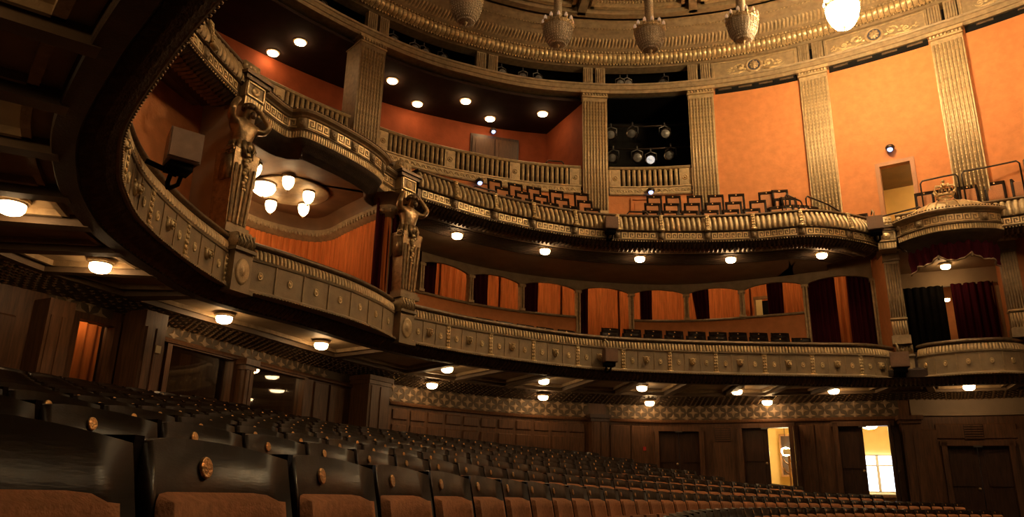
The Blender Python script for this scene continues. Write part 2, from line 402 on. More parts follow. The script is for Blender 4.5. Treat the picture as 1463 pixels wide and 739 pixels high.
# ------------------------------------------------------------------ lamps
def lamp_meshes():
    a = MB(); a.lathe([(0, 0), (.19, 0), (.2, -.015), (.185, -.035), (.165, -.04), (.16, -.06), (.15, -.06)], 20)
    b = MB(); b.lathe([(.15, -.055), (.152, -.09), (.145, -.13), (.12, -.165), (.07, -.185), (0, -.19)], 18)
    return a.mesh('rim', 'gold', True), b.mesh('glass_bowl', 'lamp_glass', True)
RIM, BOWL = lamp_meshes()
def lamp(x, y, z, label, group, k=1.):
    k = k if isinstance(k, tuple) else (k, k, k)
    M = Matrix.Translation((x, y, z)) @ Matrix.Diagonal((*k, 1))
    e = empty('ceiling_lamp', M, label, 'lamp', group)
    for nm, me in (('rim', RIM), ('glass_bowl', BOWL)):
        o = bpy.data.objects.new(nm, me); COL.objects.link(o); o.parent = e
    return e
def foyer_bowl(e):
    for c_ in e.children:
        if c_.name.startswith('glass_bowl'): c_.data = c_.data.copy(); c_.data.materials[0] = MATS['foyer_lamp_glass']
COFZ = 3.22
for i_, p in enumerate([(-6.25, 8.89), (-6.47, 11.49)]):
    q = Vector(p)*((COFZ-.1)/3.3); lamp(q.x, q.y, COFZ, ORD[1-i_]+' coffer lamp from the royal box along the side balcony soffit', 'soffit lamps near the side wall')
for i_, p in enumerate([(-5.80, 15.09), (-4.46, 17.78)]):
    q = Vector(p)*((COFZ-.1)/3.3); lamp(q.x, q.y, COFZ, ('frosted lamp under the royal box before the dark window', 'frosted lamp under the royal box beside the broad pier')[i_], 'soffit lamps under the royal box')
for i_, p in enumerate([(-1.72, 20.92), (1.03, 22.78), (4.14, 23.81), (7.2, 24.13), (9.99, 23.49)]):
    q = Vector(p)*((COFZ-.1)/3.3); lamp(q.x, q.y, COFZ, ORD[i_]+' coffer lamp from the royal box under the long lion-mask balcony', 'soffit lamps under the main lower balcony')
q = Vector((13.55, 22.42))*((COFZ-.1)/3.3*.985); lamp(q.x, q.y, COFZ, 'frosted bowl lamp under the side box with the crown', None)
GRATE_LAMPS = [(-2.28, 22.47), (1.19, 24.64), (4.69, 25.70), (8.47, 24.80)]
for i_, p in enumerate(GRATE_LAMPS):
    q = Vector(p)*(2.97/3.1); t = B.near(q); q2 = B.X(t, min(.75, max(.45, (q-B.P(t)).dot(B.N(t)))), 0); lamp(q2.x, q2.y, 3.04, ORD[i_]+' lamp from the royal box on the studded slope above the star frieze', 'lamps above the star frieze')
# lamps in the dark glazed rooms
for t, dz, l in ((w2-.6, 2.62, 'frosted lamp behind the dark window next to the broad pier'), (w3+.35, 2.6, 'frosted lamp behind the dark window beside the wood panels')):
    q = B.X(t, -1.0, 0); lamp(q.x, q.y, dz+.26, l, None)

# ------------------------------------------------------------------ lower soffit
RB = None
sof = empty('soffit', (Lall.P(12).x, Lall.P(12).y, 3.2), 'dark coffered soffit under the lower balcony with beams and leaf fringe', 'soffit')
def LB(t):      # matching point of the back wall for a point on the balcony edge
    return B.P(B.near(Lall.X(t, -3.2, 0)))
def lb_pt(t, k, z):
    p = Lall.P(t); q = LB(t); p2 = p-Lall.N(t)*.58; r = p2.lerp(q, k); return Vector((r.x, r.y, z))
mb = MB(); n = 150; vs = []; fs = []
for i in range(n+1):
    t = Lall.len*i/n
    for k in (0, .25, .5, .66): vs.append(lb_pt(t, k, COFZ+.03))
for i in range(n):
    for j in range(3): fs.append((i*4+j, (i+1)*4+j, (i+1)*4+j+1, i*4+j+1))
mb.add(vs, fs); mb.build('coffer_field', 'coffer', sof)
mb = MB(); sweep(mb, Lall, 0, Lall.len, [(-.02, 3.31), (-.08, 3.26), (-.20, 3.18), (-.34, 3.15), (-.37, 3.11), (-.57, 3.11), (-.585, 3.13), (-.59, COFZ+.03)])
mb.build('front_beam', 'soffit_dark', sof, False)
mb = MB(); ribs(mb, Lall, 0, Lall.len, .11, [(-.06, 3.265), (-.18, 3.2), (-.33, 3.14), (-.5, 3.11)], .0, .7)
mb = MB(); n = int(Lall.len/.11)
for i in range(n):        # leaf fringe
    c = (i+.5)*.11; vs = []
    for off, z, w in ((-.03, 3.265, .05), (-.11, 3.20, .052), (-.22, 3.135, .05), (-.34, 3.115, .03)):
        vs += [Lall.X(c-w, off, z+.03), Lall.X(c, off, z-.012), Lall.X(c+w, off, z+.03)]
    mb.add(vs, [(j*3+k, j*3+k+1, j*3+k+4, j*3+k+3) for j in range(3) for k in range(2)])
mb.build('leaf_fringe', 'bronze', sof, kind='stuff')
# rear beam and perforated slope down to the frieze
mb = MB(); vs = []; fs = []; n = 120
for i in range(n+1):
    t = Lall.len*i/n
    for k, z in ((.66, COFZ+.03), (.66, 3.1), (.72, 3.1), (.72, 3.13)): vs.append(lb_pt(t, k, z))
for i in range(n):
    for j in range(3): fs.append((i*4+j, (i+1)*4+j, (i+1)*4+j+1, i*4+j+1))
mb.add(vs, fs); mb.build('rear_beam', 'soffit', sof)
mb = MB(); vs = []; fs = []
for i in range(n+1):
    t = Lall.len*i/n
    for k, z in ((.72, 3.12), (1.02, 2.93)): vs.append(lb_pt(t, k, z))
for i in range(n): fs.append((i*2, i*2+2, i*2+3, i*2+1))
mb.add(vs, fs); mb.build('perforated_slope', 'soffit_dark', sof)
mb = MB()
tt = 4.
while tt < Lall.len-1:
    for j in range(8):
        k_ = .735+.034*j; p = lb_pt(tt+(j % 2)*.06, k_, 3.115-(k_-.72)*.633)
        mb.add([p+Vector(d) for d in ((-.035, -.03, 0), (.035, -.03, 0), (.035, .03, 0), (-.035, .03, 0), (0, 0, -.03))], [(0, 1, 4), (1, 2, 4), (2, 3, 4), (3, 0, 4)])
    tt += .125
mb.build('studs', 'stud', sof, kind='stuff')
# radial beams and coffer frames
def lsec(name, t0, t1, k0, k1, z0, z1, m, parent):
    mb = MB(); ss = steps(t0, t1, .4); vs = []; fs = []
    for t in ss: vs += [lb_pt(t, k0, z0), lb_pt(t, k1, z0), lb_pt(t, k1, z1), lb_pt(t, k0, z1)]
    for i in range(len(ss)-1): fs += [(i*4+j, i*4+(j+1) % 4, i*4+4+(j+1) % 4, i*4+4+j) for j in range(4)]
    e = (len(ss)-1)*4; fs += [(0, 1, 2, 3), (e+3, e+2, e+1, e)]
    mb.add(vs, fs); return mb.build(name, m, parent)
lampS = [Lall.near(p) for p in ((-6.25, 8.89), (-6.47, 11.49), (-1.72, 20.92), (1.03, 22.78), (4.14, 23.81), (7.2, 24.13), (9.99, 23.49))]
bounds = [Lall.near(p) for p in ((-3.22, 4.93), (-3.96, 5.91), (-4.56, 6.91), (-5.07, 8.08), (-5.35, 9.09), (-5.40, 10.16), (-5.36, 11.32), (-5.6, 12.6), (-2.79, 17.31))]
bounds = [bounds[0]-1.3]+bounds+[lampS[2]-.75]
for i_, t in enumerate(((bounds[0]+bounds[1])/2, (bounds[2]+bounds[3])/2)):
    q = Lall.X(t, -2.1, COFZ); lamp(q.x, q.y, COFZ, ORD[3-i_]+' coffer lamp from the royal box along the side balcony soffit', 'soffit lamps near the side wall')
for a, b in zip(lampS[2:], lampS[3:]): w = b-a; bounds += [a+w*.25, a+w*.75]
bounds += [lampS[-1]+.75, lampS[-1]+1.6, Lall.len-2.0, Lall.len-.3]
bounds = sorted(bounds)
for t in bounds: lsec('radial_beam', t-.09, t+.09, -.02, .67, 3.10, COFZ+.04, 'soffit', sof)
for a, b in zip(bounds, bounds[1:]):
    if b-a < .5: continue
    a2, b2 = a+.16, b-.16; mb = MB()
    for t0, t1, k0, k1 in ((a2, a2+.05, .05, .61), (b2-.05, b2, .05, .61), (a2, b2, .05, .075), (a2, b2, .585, .61)):
        ss = steps(t0, t1, .4); vs = []; fs = []
        for t in ss: vs += [lb_pt(t, k0, 3.17), lb_pt(t, k1, 3.17), lb_pt(t, k1, COFZ+.03), lb_pt(t, k0, COFZ+.03)]
        for i in range(len(ss)-1): fs += [(i*4+j, i*4+(j+1) % 4, i*4+4+(j+1) % 4, i*4+4+j) for j in range(4)]
        e = (len(ss)-1)*4; fs += [(0, 1, 2, 3), (e+3, e+2, e+1, e)]; mb.add(vs, fs)
    mb.build('coffer_frame', 'gold_dull', sof)

# ------------------------------------------------------------------ lower balcony front
def mask_mesh():
    mb = MB()
    mb.ball((0, -.02, .0), .088, sq=(1.0, .55, 1.2), n=12, k=7)          # mane
    mb.ball((0, -.055, .005), .06, sq=(.95, .8, 1.3), n=10, k=7)         # face
    mb.ball((0, -.11, -.012), .02, sq=(.9, 1, 1.9), n=6, k=4)            # nose
    mb.ball((0, -.09, .05), .042, sq=(1.1, .6, .5), n=8, k=4)            # brow
    for sx in (-1, 1): mb.ball((sx*.026, -.095, -.035), .022, n=6, k=4); mb.ball((sx*.078, -.015, .075), .024, n=6, k=4)
    mb.ball((0, -.085, -.068), .024, sq=(1.1, .9, .9), n=6, k=4)
    return mb.mesh('lion_mask', 'gold_bright', True)
MASK = mask_mesh()
def oval_mesh():
    mb = MB(); S = Matrix.Diagonal((1, 1, 1.45, 1)) @ Matrix.Rotation(math.pi/2, 4, 'X')
    mb.lathe([(0, .028), (.018, .026), (.026, .012), (.034, .010), (.042, .022), (.05, .02), (.056, 0)], 14, S)
    return mb.mesh('oval_boss', 'gold_bright', True)
OVAL = oval_mesh()
def strip_mesh(h, w=.12):
    mb = MB(); mb.box((0, 0, h/2), (w, .03, h)); k = int(h/.075)
    for i in range(k):
        z = h*(i+.5)/k
        for sx in (-1, 1): mb.ball((sx*w*.2, -.02, z), .028, sq=(1.1, .7, 1.3), n=6, k=4)
        mb.ball((0, -.028, z+.03), .016, n=6, k=3)
    mb.box((0, -.01, -.035), (w+.05, .09, .06)); mb.box((0, -.005, h+.02), (w+.03, .05, .04))
    return mb.mesh('foliate_strip', 'gold_bright', True)
STRIP = strip_mesh(.50)
Z0 = 3.30
def lower_front(ring, label, kind, t0=0., bays=None, strips=None):
    c = ring.P(ring.len*.5); r = empty('balcony', (c.x, c.y, Z0), label, 'balcony')
    a, b = t0, ring.len
    mb = MB(); sweep(mb, ring, a, b, [(-.35, Z0), (.0, Z0), (.03, Z0+.02), (.03, Z0+.05), (-.01, Z0+.07), (-.04, Z0+.08), (-.05, Z0+.10), (-.05, Z0+.60), (-.03, Z0+.61), (-.02, Z0+.64), (-.05, Z0+.66), (-.35, Z0+.66)])
    mb.build('panel_band', 'panel_brown', r)
    mb = MB(); sweep(mb, ring, a, b, [(-.07, Z0+.66), (-.075, Z0+.72), (-.12, Z0+.84), (-.14, Z0+.87)]); mb.build('frieze_back', 'gold_dull', r, True)
    mb = MB(); ribs(mb, ring, a, b, .088, [(-.05, Z0+.67), (-.055, Z0+.73), (-.085, Z0+.82), (-.13, Z0+.86)], .025, .75); mb.build('gadroon_ribs', 'gold', r, True, kind='stuff')
    mb = MB(); sweep(mb, ring, a, b, [(-.15, Z0+.87), (-.07, Z0+.88), (-.05, Z0+.91), (-.06, Z0+.95), (-.12, Z0+.985), (-.38, Z0+.985), (-.40, Z0+.6)]); mb.build('rail', 'bronze', r, True)
    mb = MB(); n = int((b-a)/.07)
    for i in range(n): mb.ball(ring.X(a+(i+.5)*.07, .03, Z0+.012), .016, n=5, k=3, sq=(1, 1, .8))
    mb.build('bead_row', 'gold', r, True, kind='stuff')
    if strips:
        for s in strips: place('foliate_strip', STRIP, ring.F(s, -.055, Z0+.1), r)
        for s0, s1 in zip(strips, strips[1:]):
            w = s1-s0
            for q in (.2, .8): place('oval_boss', OVAL, ring.F(s0+w*q, -.05, Z0+.33), r)
            place('lion_mask', MASK, ring.F(s0+w*.5, -.06, Z0+.36), r)
            for q in (.33, .67):
                mb = MB(); sc_ = s0+w*q; slab(mb, ring, sc_-.012, sc_+.012, -.05, -.035, Z0+.1, Z0+.6); mb.build('panel_bead', 'gold_dull', r)
    if kind == 'box':
        n = bays; w = (b-a)/n
        for i in range(n):
            place('oval_boss', OVAL, ring.F(a+(i+.5)*w, -.05, Z0+.36), r)
            if i: mb = MB(); slab(mb, ring, a+i*w-.015, a+i*w+.015, -.05, -.03, Z0+.1, Z0+.6); mb.build('panel_bead', 'gold_dull', r)
    return r
l1s = [L1.len-.12-1.36*i for i in range(6, -1, -1)]
lower_front(L1, 'lower balcony front with lion masks sweeping overhead left of the royal box', 'mask', 2.5, strips=[s for s in l1s if s > 2.5][:-1]+[L1.len-.02])
lower_front(L2, 'bowed royal box front with plain panels and small ovals between the caryatids', 'box', bays=7)
l3az = [-4.65, -1.4, 1.85, 5.2, 8.6, 12.0, 15.3, 18.7, 21.9, 25.05]
l3s = [.02]+[L3.b(a) for a in l3az]+[L3.len-.02]
lower_front(L3, 'long lower balcony front with lion masks between foliate strips', 'mask', strips=l3s)
lower_front(L4, 'bowed lower front of the side box with plain oval panels', 'box', bays=6)
# medallion piers under the caryatids and at the side box
def low_pier(x, y, ang, label):
    M = Matrix.Translation((x, y, Z0-.05)) @ Matrix.Rotation(ang, 4, 'Z')
    r = empty('balcony_pier', M, label, 'pier', None)
    mb = MB(); mb.box((0, .1, .36), (.42, .5, .72)); mb.box((0, .08, .01), (.52, .56, .06)); mb.box((0, .08, .74), (.5, .56, .06)); mb.build('block', 'panel_brown', r, local=True)
    mb = MB(); mb.lathe([(0, .04), (.05, .035), (.07, .015), (.12, .03), (.15, .02), (.16, 0)], 18, Matrix.Translation((0, -.15, .36)) @ Matrix.Diagonal((1, 1, 1.5, 1)) @ Matrix.Rotation(math.pi/2, 4, 'X')); mb.build('medallion', 'gold', r, True, local=True)
    mb = MB(); mb.box((0, .1, .9), (.44, .48, .28))
    for i in range(5): mb.tube([(-.17+i*.085, -.15, .78), (-.17+i*.085, -.19, .88), (-.17+i*.085, -.16, 1.03)], .03, 6)
    mb.build('acanthus_block', 'gold', r, True, local=True)
    return r
def ang_of(T): return math.atan2(T[1], T[0])
angL = ang_of((.45, .9)); angR = ang_of((.62, .78))
low_pier(-4.80, 12.72, angL, 'pier with oval medallion under the caryatid beside the orange side wall')
low_pier(-2.48, 17.10, angR, 'pier with oval medallion under the caryatid beside the arcade')
low_pier(11.1, 21.15, ang_of((1, -.35)), 'pier with acanthus block under the fluted pilaster of the side box')

# ------------------------------------------------------------------ level two floor, side recess, arcade wall
mb = MB(); vs = []; fs = []; n = 120
for i in range(n+1):
    t = Lall.len*i/n; p = Lall.X(t, -.33, 3.55); q = LB(t); vs += [p, (q.x, q.y, 4.35 if t > 16 else 3.7), (q.x, q.y, 3.35), (p.x, p.y, 3.33)]
for i in range(n): fs += [(i*4+j, i*4+4+j, i*4+4+(j+1) % 4, i*4+(j+1) % 4) for j in range(4)]
mb.add(vs, fs); mb.build('floor_balcony', 'floor_carpet', kind='structure')
AW = .25        # the arcade wall stands this far in from the stalls wall
arc_az = [-7.5, -3.55, .55, 4.98, 9.1, 13.35, 17.5, 21.9, 26.3]
wa = empty('wall_arcade', (B.P(bs(9)).x, B.P(bs(9)).y, 4.7), kind='structure')
PAR, SPR, TOPZ = 5.72, 6.58, 6.80
mb = MB()
for i in range(8):
    if i in (3, 7): continue
    slab(mb, B, bs(arc_az[i])-(.5 if i == 0 else 0), bs(arc_az[i+1]), AW-.12, AW, 4.2, PAR)
mb.build('parapet', 'orange_wall', wa)
mb = MB()
for i in range(8):
    if i in (3, 7): continue
    sweep(mb, B, bs(arc_az[i])-(.5 if i == 0 else 0), bs(arc_az[i+1]), [(AW, PAR-.05), (AW+.05, PAR-.04), (AW+.06, PAR), (AW+.03, PAR+.03), (AW-.14, PAR+.03)])
mb.build('parapet_rail', 'gold_dull', wa)
mb = MB()
for i in range(8):       # spandrel over each flat arch
    a, b = bs(arc_az[i]), bs(arc_az[i+1]); ss = steps(a, b, (b-a)/14); vs = []; fs = []
    for t in ss:
        u = (t-a)/(b-a)*2-1; z = SPR+(TOPZ-SPR)*max(0, math.cos(u*math.pi/2))**.6
        if abs(u) > .92: z = SPR-.02
        vs += [B.X(t, AW, z), B.X(t, AW, 7.3), B.X(t, AW-.09, z)]
    for j in range(len(ss)-1): fs += [(j*3, j*3+3, j*3+4, j*3+1), (j*3, j*3+2, j*3+5, j*3+3)]
    mb.add(vs, fs)
mb.build('spandrel', 'panel_brown', wa)
for i, a in enumerate(arc_az):
    s = bs(a); z0 = 4.3 if i in (3, 4, 7, 8) else PAR
    mb = MB(); F = B.F(s, AW+.02, 0)
    mb.box((0, .06, (z0+SPR)/2), (.14, .16, SPR-z0+.1), F)
    for dx in (-.045, .045): mb.tube([F @ Vector((dx, -.05, z0+.05)), F @ Vector((dx, -.05, SPR-.05))], .035, 8)
    mb.box((0, 0, SPR-.01), (.22, .18, .08), F); mb.box((0, 0, z0+.05), (.2, .18, .08), F)
    mb.build('arcade_post', 'gold', wa)
# drapes behind the arcade and its lobby
def curtain(name, p0, p1, z0, z1, m, folds=6, amp=.05, parent=None, label=None, cat=None, group=None, gather=None, flare=0.):
    p0, p1 = Vector((p0[0], p0[1])), Vector((p1[0], p1[1])); T = (p1-p0); N = Vector((T.y, -T.x)).normalized(); n = folds*6; vs = []; fs = []
    zs = [z0+(z1-z0)*j/6 for j in range(7)]
    for z in zs:
        k = (z-z0)/(z1-z0); sh = 1.
        for i in range(n+1):
            u = i/n
            if gather is not None: uu = gather+(u-gather)*(1-(1-k)*flare)
            else: uu = u
            q = p0+T*uu+N*(amp*math.sin(u*folds*2*math.pi)*(1.2-.3*k)+amp*.3*math.sin(u*17+z*2)); vs.append((q.x, q.y, z))
    for j in range(6):
        for i in range(n): fs.append((j*(n+1)+i, j*(n+1)+i+1, (j+1)*(n+1)+i+1, (j+1)*(n+1)+i))
    mb = MB(); mb.add(vs, fs); 
    if parent is None:
        me = mb.mesh(name, m, True); c = (p0+p1)/2; me.transform(Matrix.Translation((-c.x, -c.y, -z0))); o = place(name, me, Matrix.Translation((c.x, c.y, z0))); tag(o, label, cat, group); return o
    return mb.build(name, m, parent, True)
lob = empty('wall_lobby', (B.X(bs(9), -1.3, 4.5)), kind='structure')
mb = MB(); slab(mb, B, bs(-9), bs(27.5), -1.9, AW-.16, 4.45, 4.6); mb.build('lobby_floor', 'floor_carpet', lob)
mb = MB(); slab(mb, B, bs(-9), bs(27.5), -1.9, AW-.1, 7.75, 7.85); mb.build('lobby_ceiling', 'plaster', lob)
mb = MB(); slab(mb, B, bs(-9), bs(27.5), AW-.12, AW-.02, 7.25, 7.8); mb.build('lobby_upstand', 'plaster', lob)
mb = MB(); slab(mb, B, bs(-9), bs(27.5), -1.95, -1.85, 4.5, 7.75); mb.build('lobby_wall', 'orange_wall', lob)
for i in range(8):
    a, b = bs(arc_az[i]), bs(arc_az[i+1])
    c = (a+b)/2
    q = B.X(c-.1, -.35, 7.74)
    e = empty('box_lamp', Matrix.Translation(q) @ Matrix.Diagonal((.8, .8, .8, 1)), 'small lobby lamp behind the '+['first', 'second', 'third', 'fourth', 'fifth', 'sixth', 'seventh', 'eighth'][i]+' arcade bay from the right caryatid', 'lamp', 'lamps behind the arcade')
    place_me = (('rim', RIM),)
    for nm, me in (('rim', RIM), ('glass_bowl', None)):
        if me is None:
            me = bpy.data.meshes.get('box_bowl')
            if me is None: me = BOWL.copy(); me.name = 'box_bowl'; me.materials[0] = MATS['lobby_lamp_glass']
        o = bpy.data.objects.new(nm, me); COL.objects.link(o); o.parent = e
    p0, p1 = B.X(a+.03, -1.6, 0), B.X(b-.03, -1.6, 0)
    dl = ['first arch from the right caryatid', 'second arch from the right caryatid', 'third arch from the right caryatid', 'full-height arcade opening', 'arch just past the full-height opening', 'arch with the leaning dark curtain', 'arch with the bright doorway', 'tall box doorway beside the side box'][i]
    curtain('orange_drape', p0, p1, 4.62, 7.6, 'drape_orange', 9, .035, label='pleated orange drape behind the '+dl, cat='drape', group='orange drapes behind the arcade')
DC = [('dark red curtain hanging in the arch next to the right caryatid', .04, .46, .75), ('dark red curtain swept aside in an arch, orange drape on both sides', .02, .46, 0), ('narrow dark red curtain in the arch beside the full-height opening', .02, .38, 0), ('dark red curtain in the full-height opening of the arcade', .02, .26, 0),
      ('dark red curtain strip with an orange strip on either side', .2, .42, 0), ('dark red curtain leaning over in the arch beside a bright gap', .08, .40, 0), ('dark red curtain beside the bright doorway hung with a light drape', .38, .64, 0)]
for i, (lb, u0, u1, g) in enumerate(DC):
    a, b = bs(arc_az[i]), bs(arc_az[i+1]); w = b-a
    fl, ga = (.55, .95) if i in (1, 5) else (.12, .3)
    curtain('red_curtain', B.X(a+w*u0, AW-.35, 0), B.X(a+w*u1, AW-.35, 0), 4.62, 7.2, 'curtain_red', 4, .045, label=lb, cat='curtain', group='dark curtains of the arcade', gather=ga, flare=fl)
a, b = bs(arc_az[7]), bs(arc_az[8]); w = b-a
for u0, u1, lb in ((.02, .44, 'dark red curtain on the inner side of the tall box doorway'), (.62, .98, 'dark red curtain on the pilaster side of the tall box doorway')):
    curtain('red_curtain', B.X(a+w*u0, AW-.3, 0), B.X(a+w*u1, AW-.3, 0), 4.62, 7.2, 'curtain_red', 5, .05, label=lb, cat='curtain', group='dark curtains of the arcade', gather=.5, flare=-.05)
# light-hung doorway seen through the seventh arch
F = B.F(bs(18.55), -1.25, 4.6)
dr = empty('lobby_doorway', F, 'bright lobby doorway with a tied-back pale drape behind the arcade', 'doorway')
mb = MB(); mb.box((-.3, 0, 1.05), (.08, .1, 2.1)); mb.box((.45, 0, 1.05), (.08, .1, 2.1)); mb.box((.07, 0, 2.1), (.85, .1, .1)); mb.build('door_frame', 'trim_gold_wood', dr, local=True)
mb = MB(); mb.box((.07, .03, 1.0), (.7, .02, 2.0)); mb.build('dark_opening', 'black', dr, local=True)
mb = MB(); mb.box((-.17, -.04, 1.05), (.2, .05, 1.95), taper=1.0); mb.build('pale_drape', 'cream_foyer', dr, local=True)

# side wall recess left of the royal box
lr = empty('wall_left', (L1.X(L1.len-2, -1.8, 3.6)), kind='structure')
SW = Ring([(-5.2, 5.5), (-5.9, 7.6), (-6.35, 9.6), (-6.45, 11.5), (-6.02, 13.55)]); mb = MB(); slab(mb, SW, 0, SW.len, -.15, 0, 3.5, 7.1); mb.build('plaster', 'orange_wall', lr)

# ------------------------------------------------------------------ royal box
RBx = Ring([(-4.95, 13.0), (-6.3, 14.2), (-7.0, 15.8), (-6.85, 17.3), (-6.3, 18.35), (-5.4, 19.0), (-4.75, 18.85), (-4.1, 18.1), (-3.1, 17.05), (-2.75, 17.2)])
rb = empty('wall_royal_box', (-5.4, 16.5, 4.0), kind='structure')
mb = MB(); ribs(mb, RBx, .6, RBx.len-.2, .16, [(-.03, 3.7), (-.03, 6.35)], .035, 1.0); mb.build('drape', 'drape_orange', rb, True)
mb = MB(); slab(mb, RBx, .05, RBx.len, -.2, -.05, 3.6, 7.0); mb.build('shell', 'plaster', rb)
mb = MB(); sweep(mb, RBx, .1, RBx.len-.1, [(-.05, 6.28), (.03, 6.30), (.05, 6.36), (.10, 6.38), (.13, 6.45), (.10, 6.50), (.14, 6.56), (.0, 6.62), (-.05, 6.62)]); mb.build('cornice', 'gold_dull', rb, True)
mb = MB(); n = int(RBx.len/.13)
for i in range(n): mb.ball(RBx.X(i*.13+.07, .12, 6.44), .045, n=5, k=3, sq=(1, 1, 1.3))
mb.build('cornice_leaves', 'gold_dull', rb, True, kind='stuff')
K = 40; outer = [RBx.X(RBx.len*i/K, .05, 6.84) for i in range(K+1)]+[U2.X(U2.len*(1-i/16), -.35, 6.84) for i in range(17)]
mb = MB(); mb.add(outer, [tuple(range(len(outer)))]); mb.build('box_ceiling', 'box_ceiling', rb)
mb = MB(); sweep(mb, RBx, .1, RBx.len-.1, [(.1, 6.56), (.12, 6.7), (.3, 6.84)]); mb.build('ceiling_cove', 'box_ceiling', rb, True)
# grey side flank
mb = MB(); Fl = Matrix.Translation((-5.0, 12.95, 0)) @ Matrix.Rotation(angL, 4, 'Z')
mb.box((-.02, .62, 5.4), (.3, 1.2, 3.5), Fl); mb.build('flank', 'plaster_grey', rb)
# cluster of six bowls on the box ceiling
cl = empty('ceiling_light_cluster', (-5.3, 16.9, 6.8), 'cluster of frosted glass bowls on the royal box ceiling', 'light')
mb = MB(); mb.lathe([(0, 0), (.9, 0), (.92, -.015), (.88, -.03), (0, -.035)], 28, Matrix.Translation((-5.3, 16.8, 6.815))); mb.build('ceiling_rose', 'gold_dull', cl, True)
pts = [(-5.79, 15.68, .13), (-5.24, 16.37, .13), (-6.11, 17.93, .13), (-4.99, 17.26, .13), (-5.33, 18.12, .13)]
for x, y, r in pts+[(-5.95, 16.83, .26)]:
    k = 6.68/6.9; x, y = x*k, y*k
    mb = MB(); M = Matrix.Translation((x, y, 6.80)); mb.lathe([(0, 0), (r*1.05, 0), (r*1.1, -.03), (r, -.06)], 14, M); mb.build('shade_holder', 'bronze', cl, True)
    mb = MB(); q = .8 if r > .2 else 1.7
    mb.lathe([(r*.98, -.05), (r*1.05, -.05-r*.4*q), (r*.85, -.05-r*.9*q), (r*.4, -.05-r*1.25*q), (0, -.05-r*1.35*q)], 14, M); g = mb.build('glass_bowl', 'box_lamp_glass', cl, True)
    mb = MB(); mb.ball((x, y, 6.80-.06-r*1.4*q), .03, n=6, k=4); mb.build('finial', 'gold', g)
# dark curtain at the right edge of the royal box
curtain('red_curtain', (-3.25, 16.95), (-2.72, 17.15), 3.9, 6.85, 'curtain_red', 4, .05, label='dark red curtain at the edge of the royal box beside the caryatid', cat='curtain')

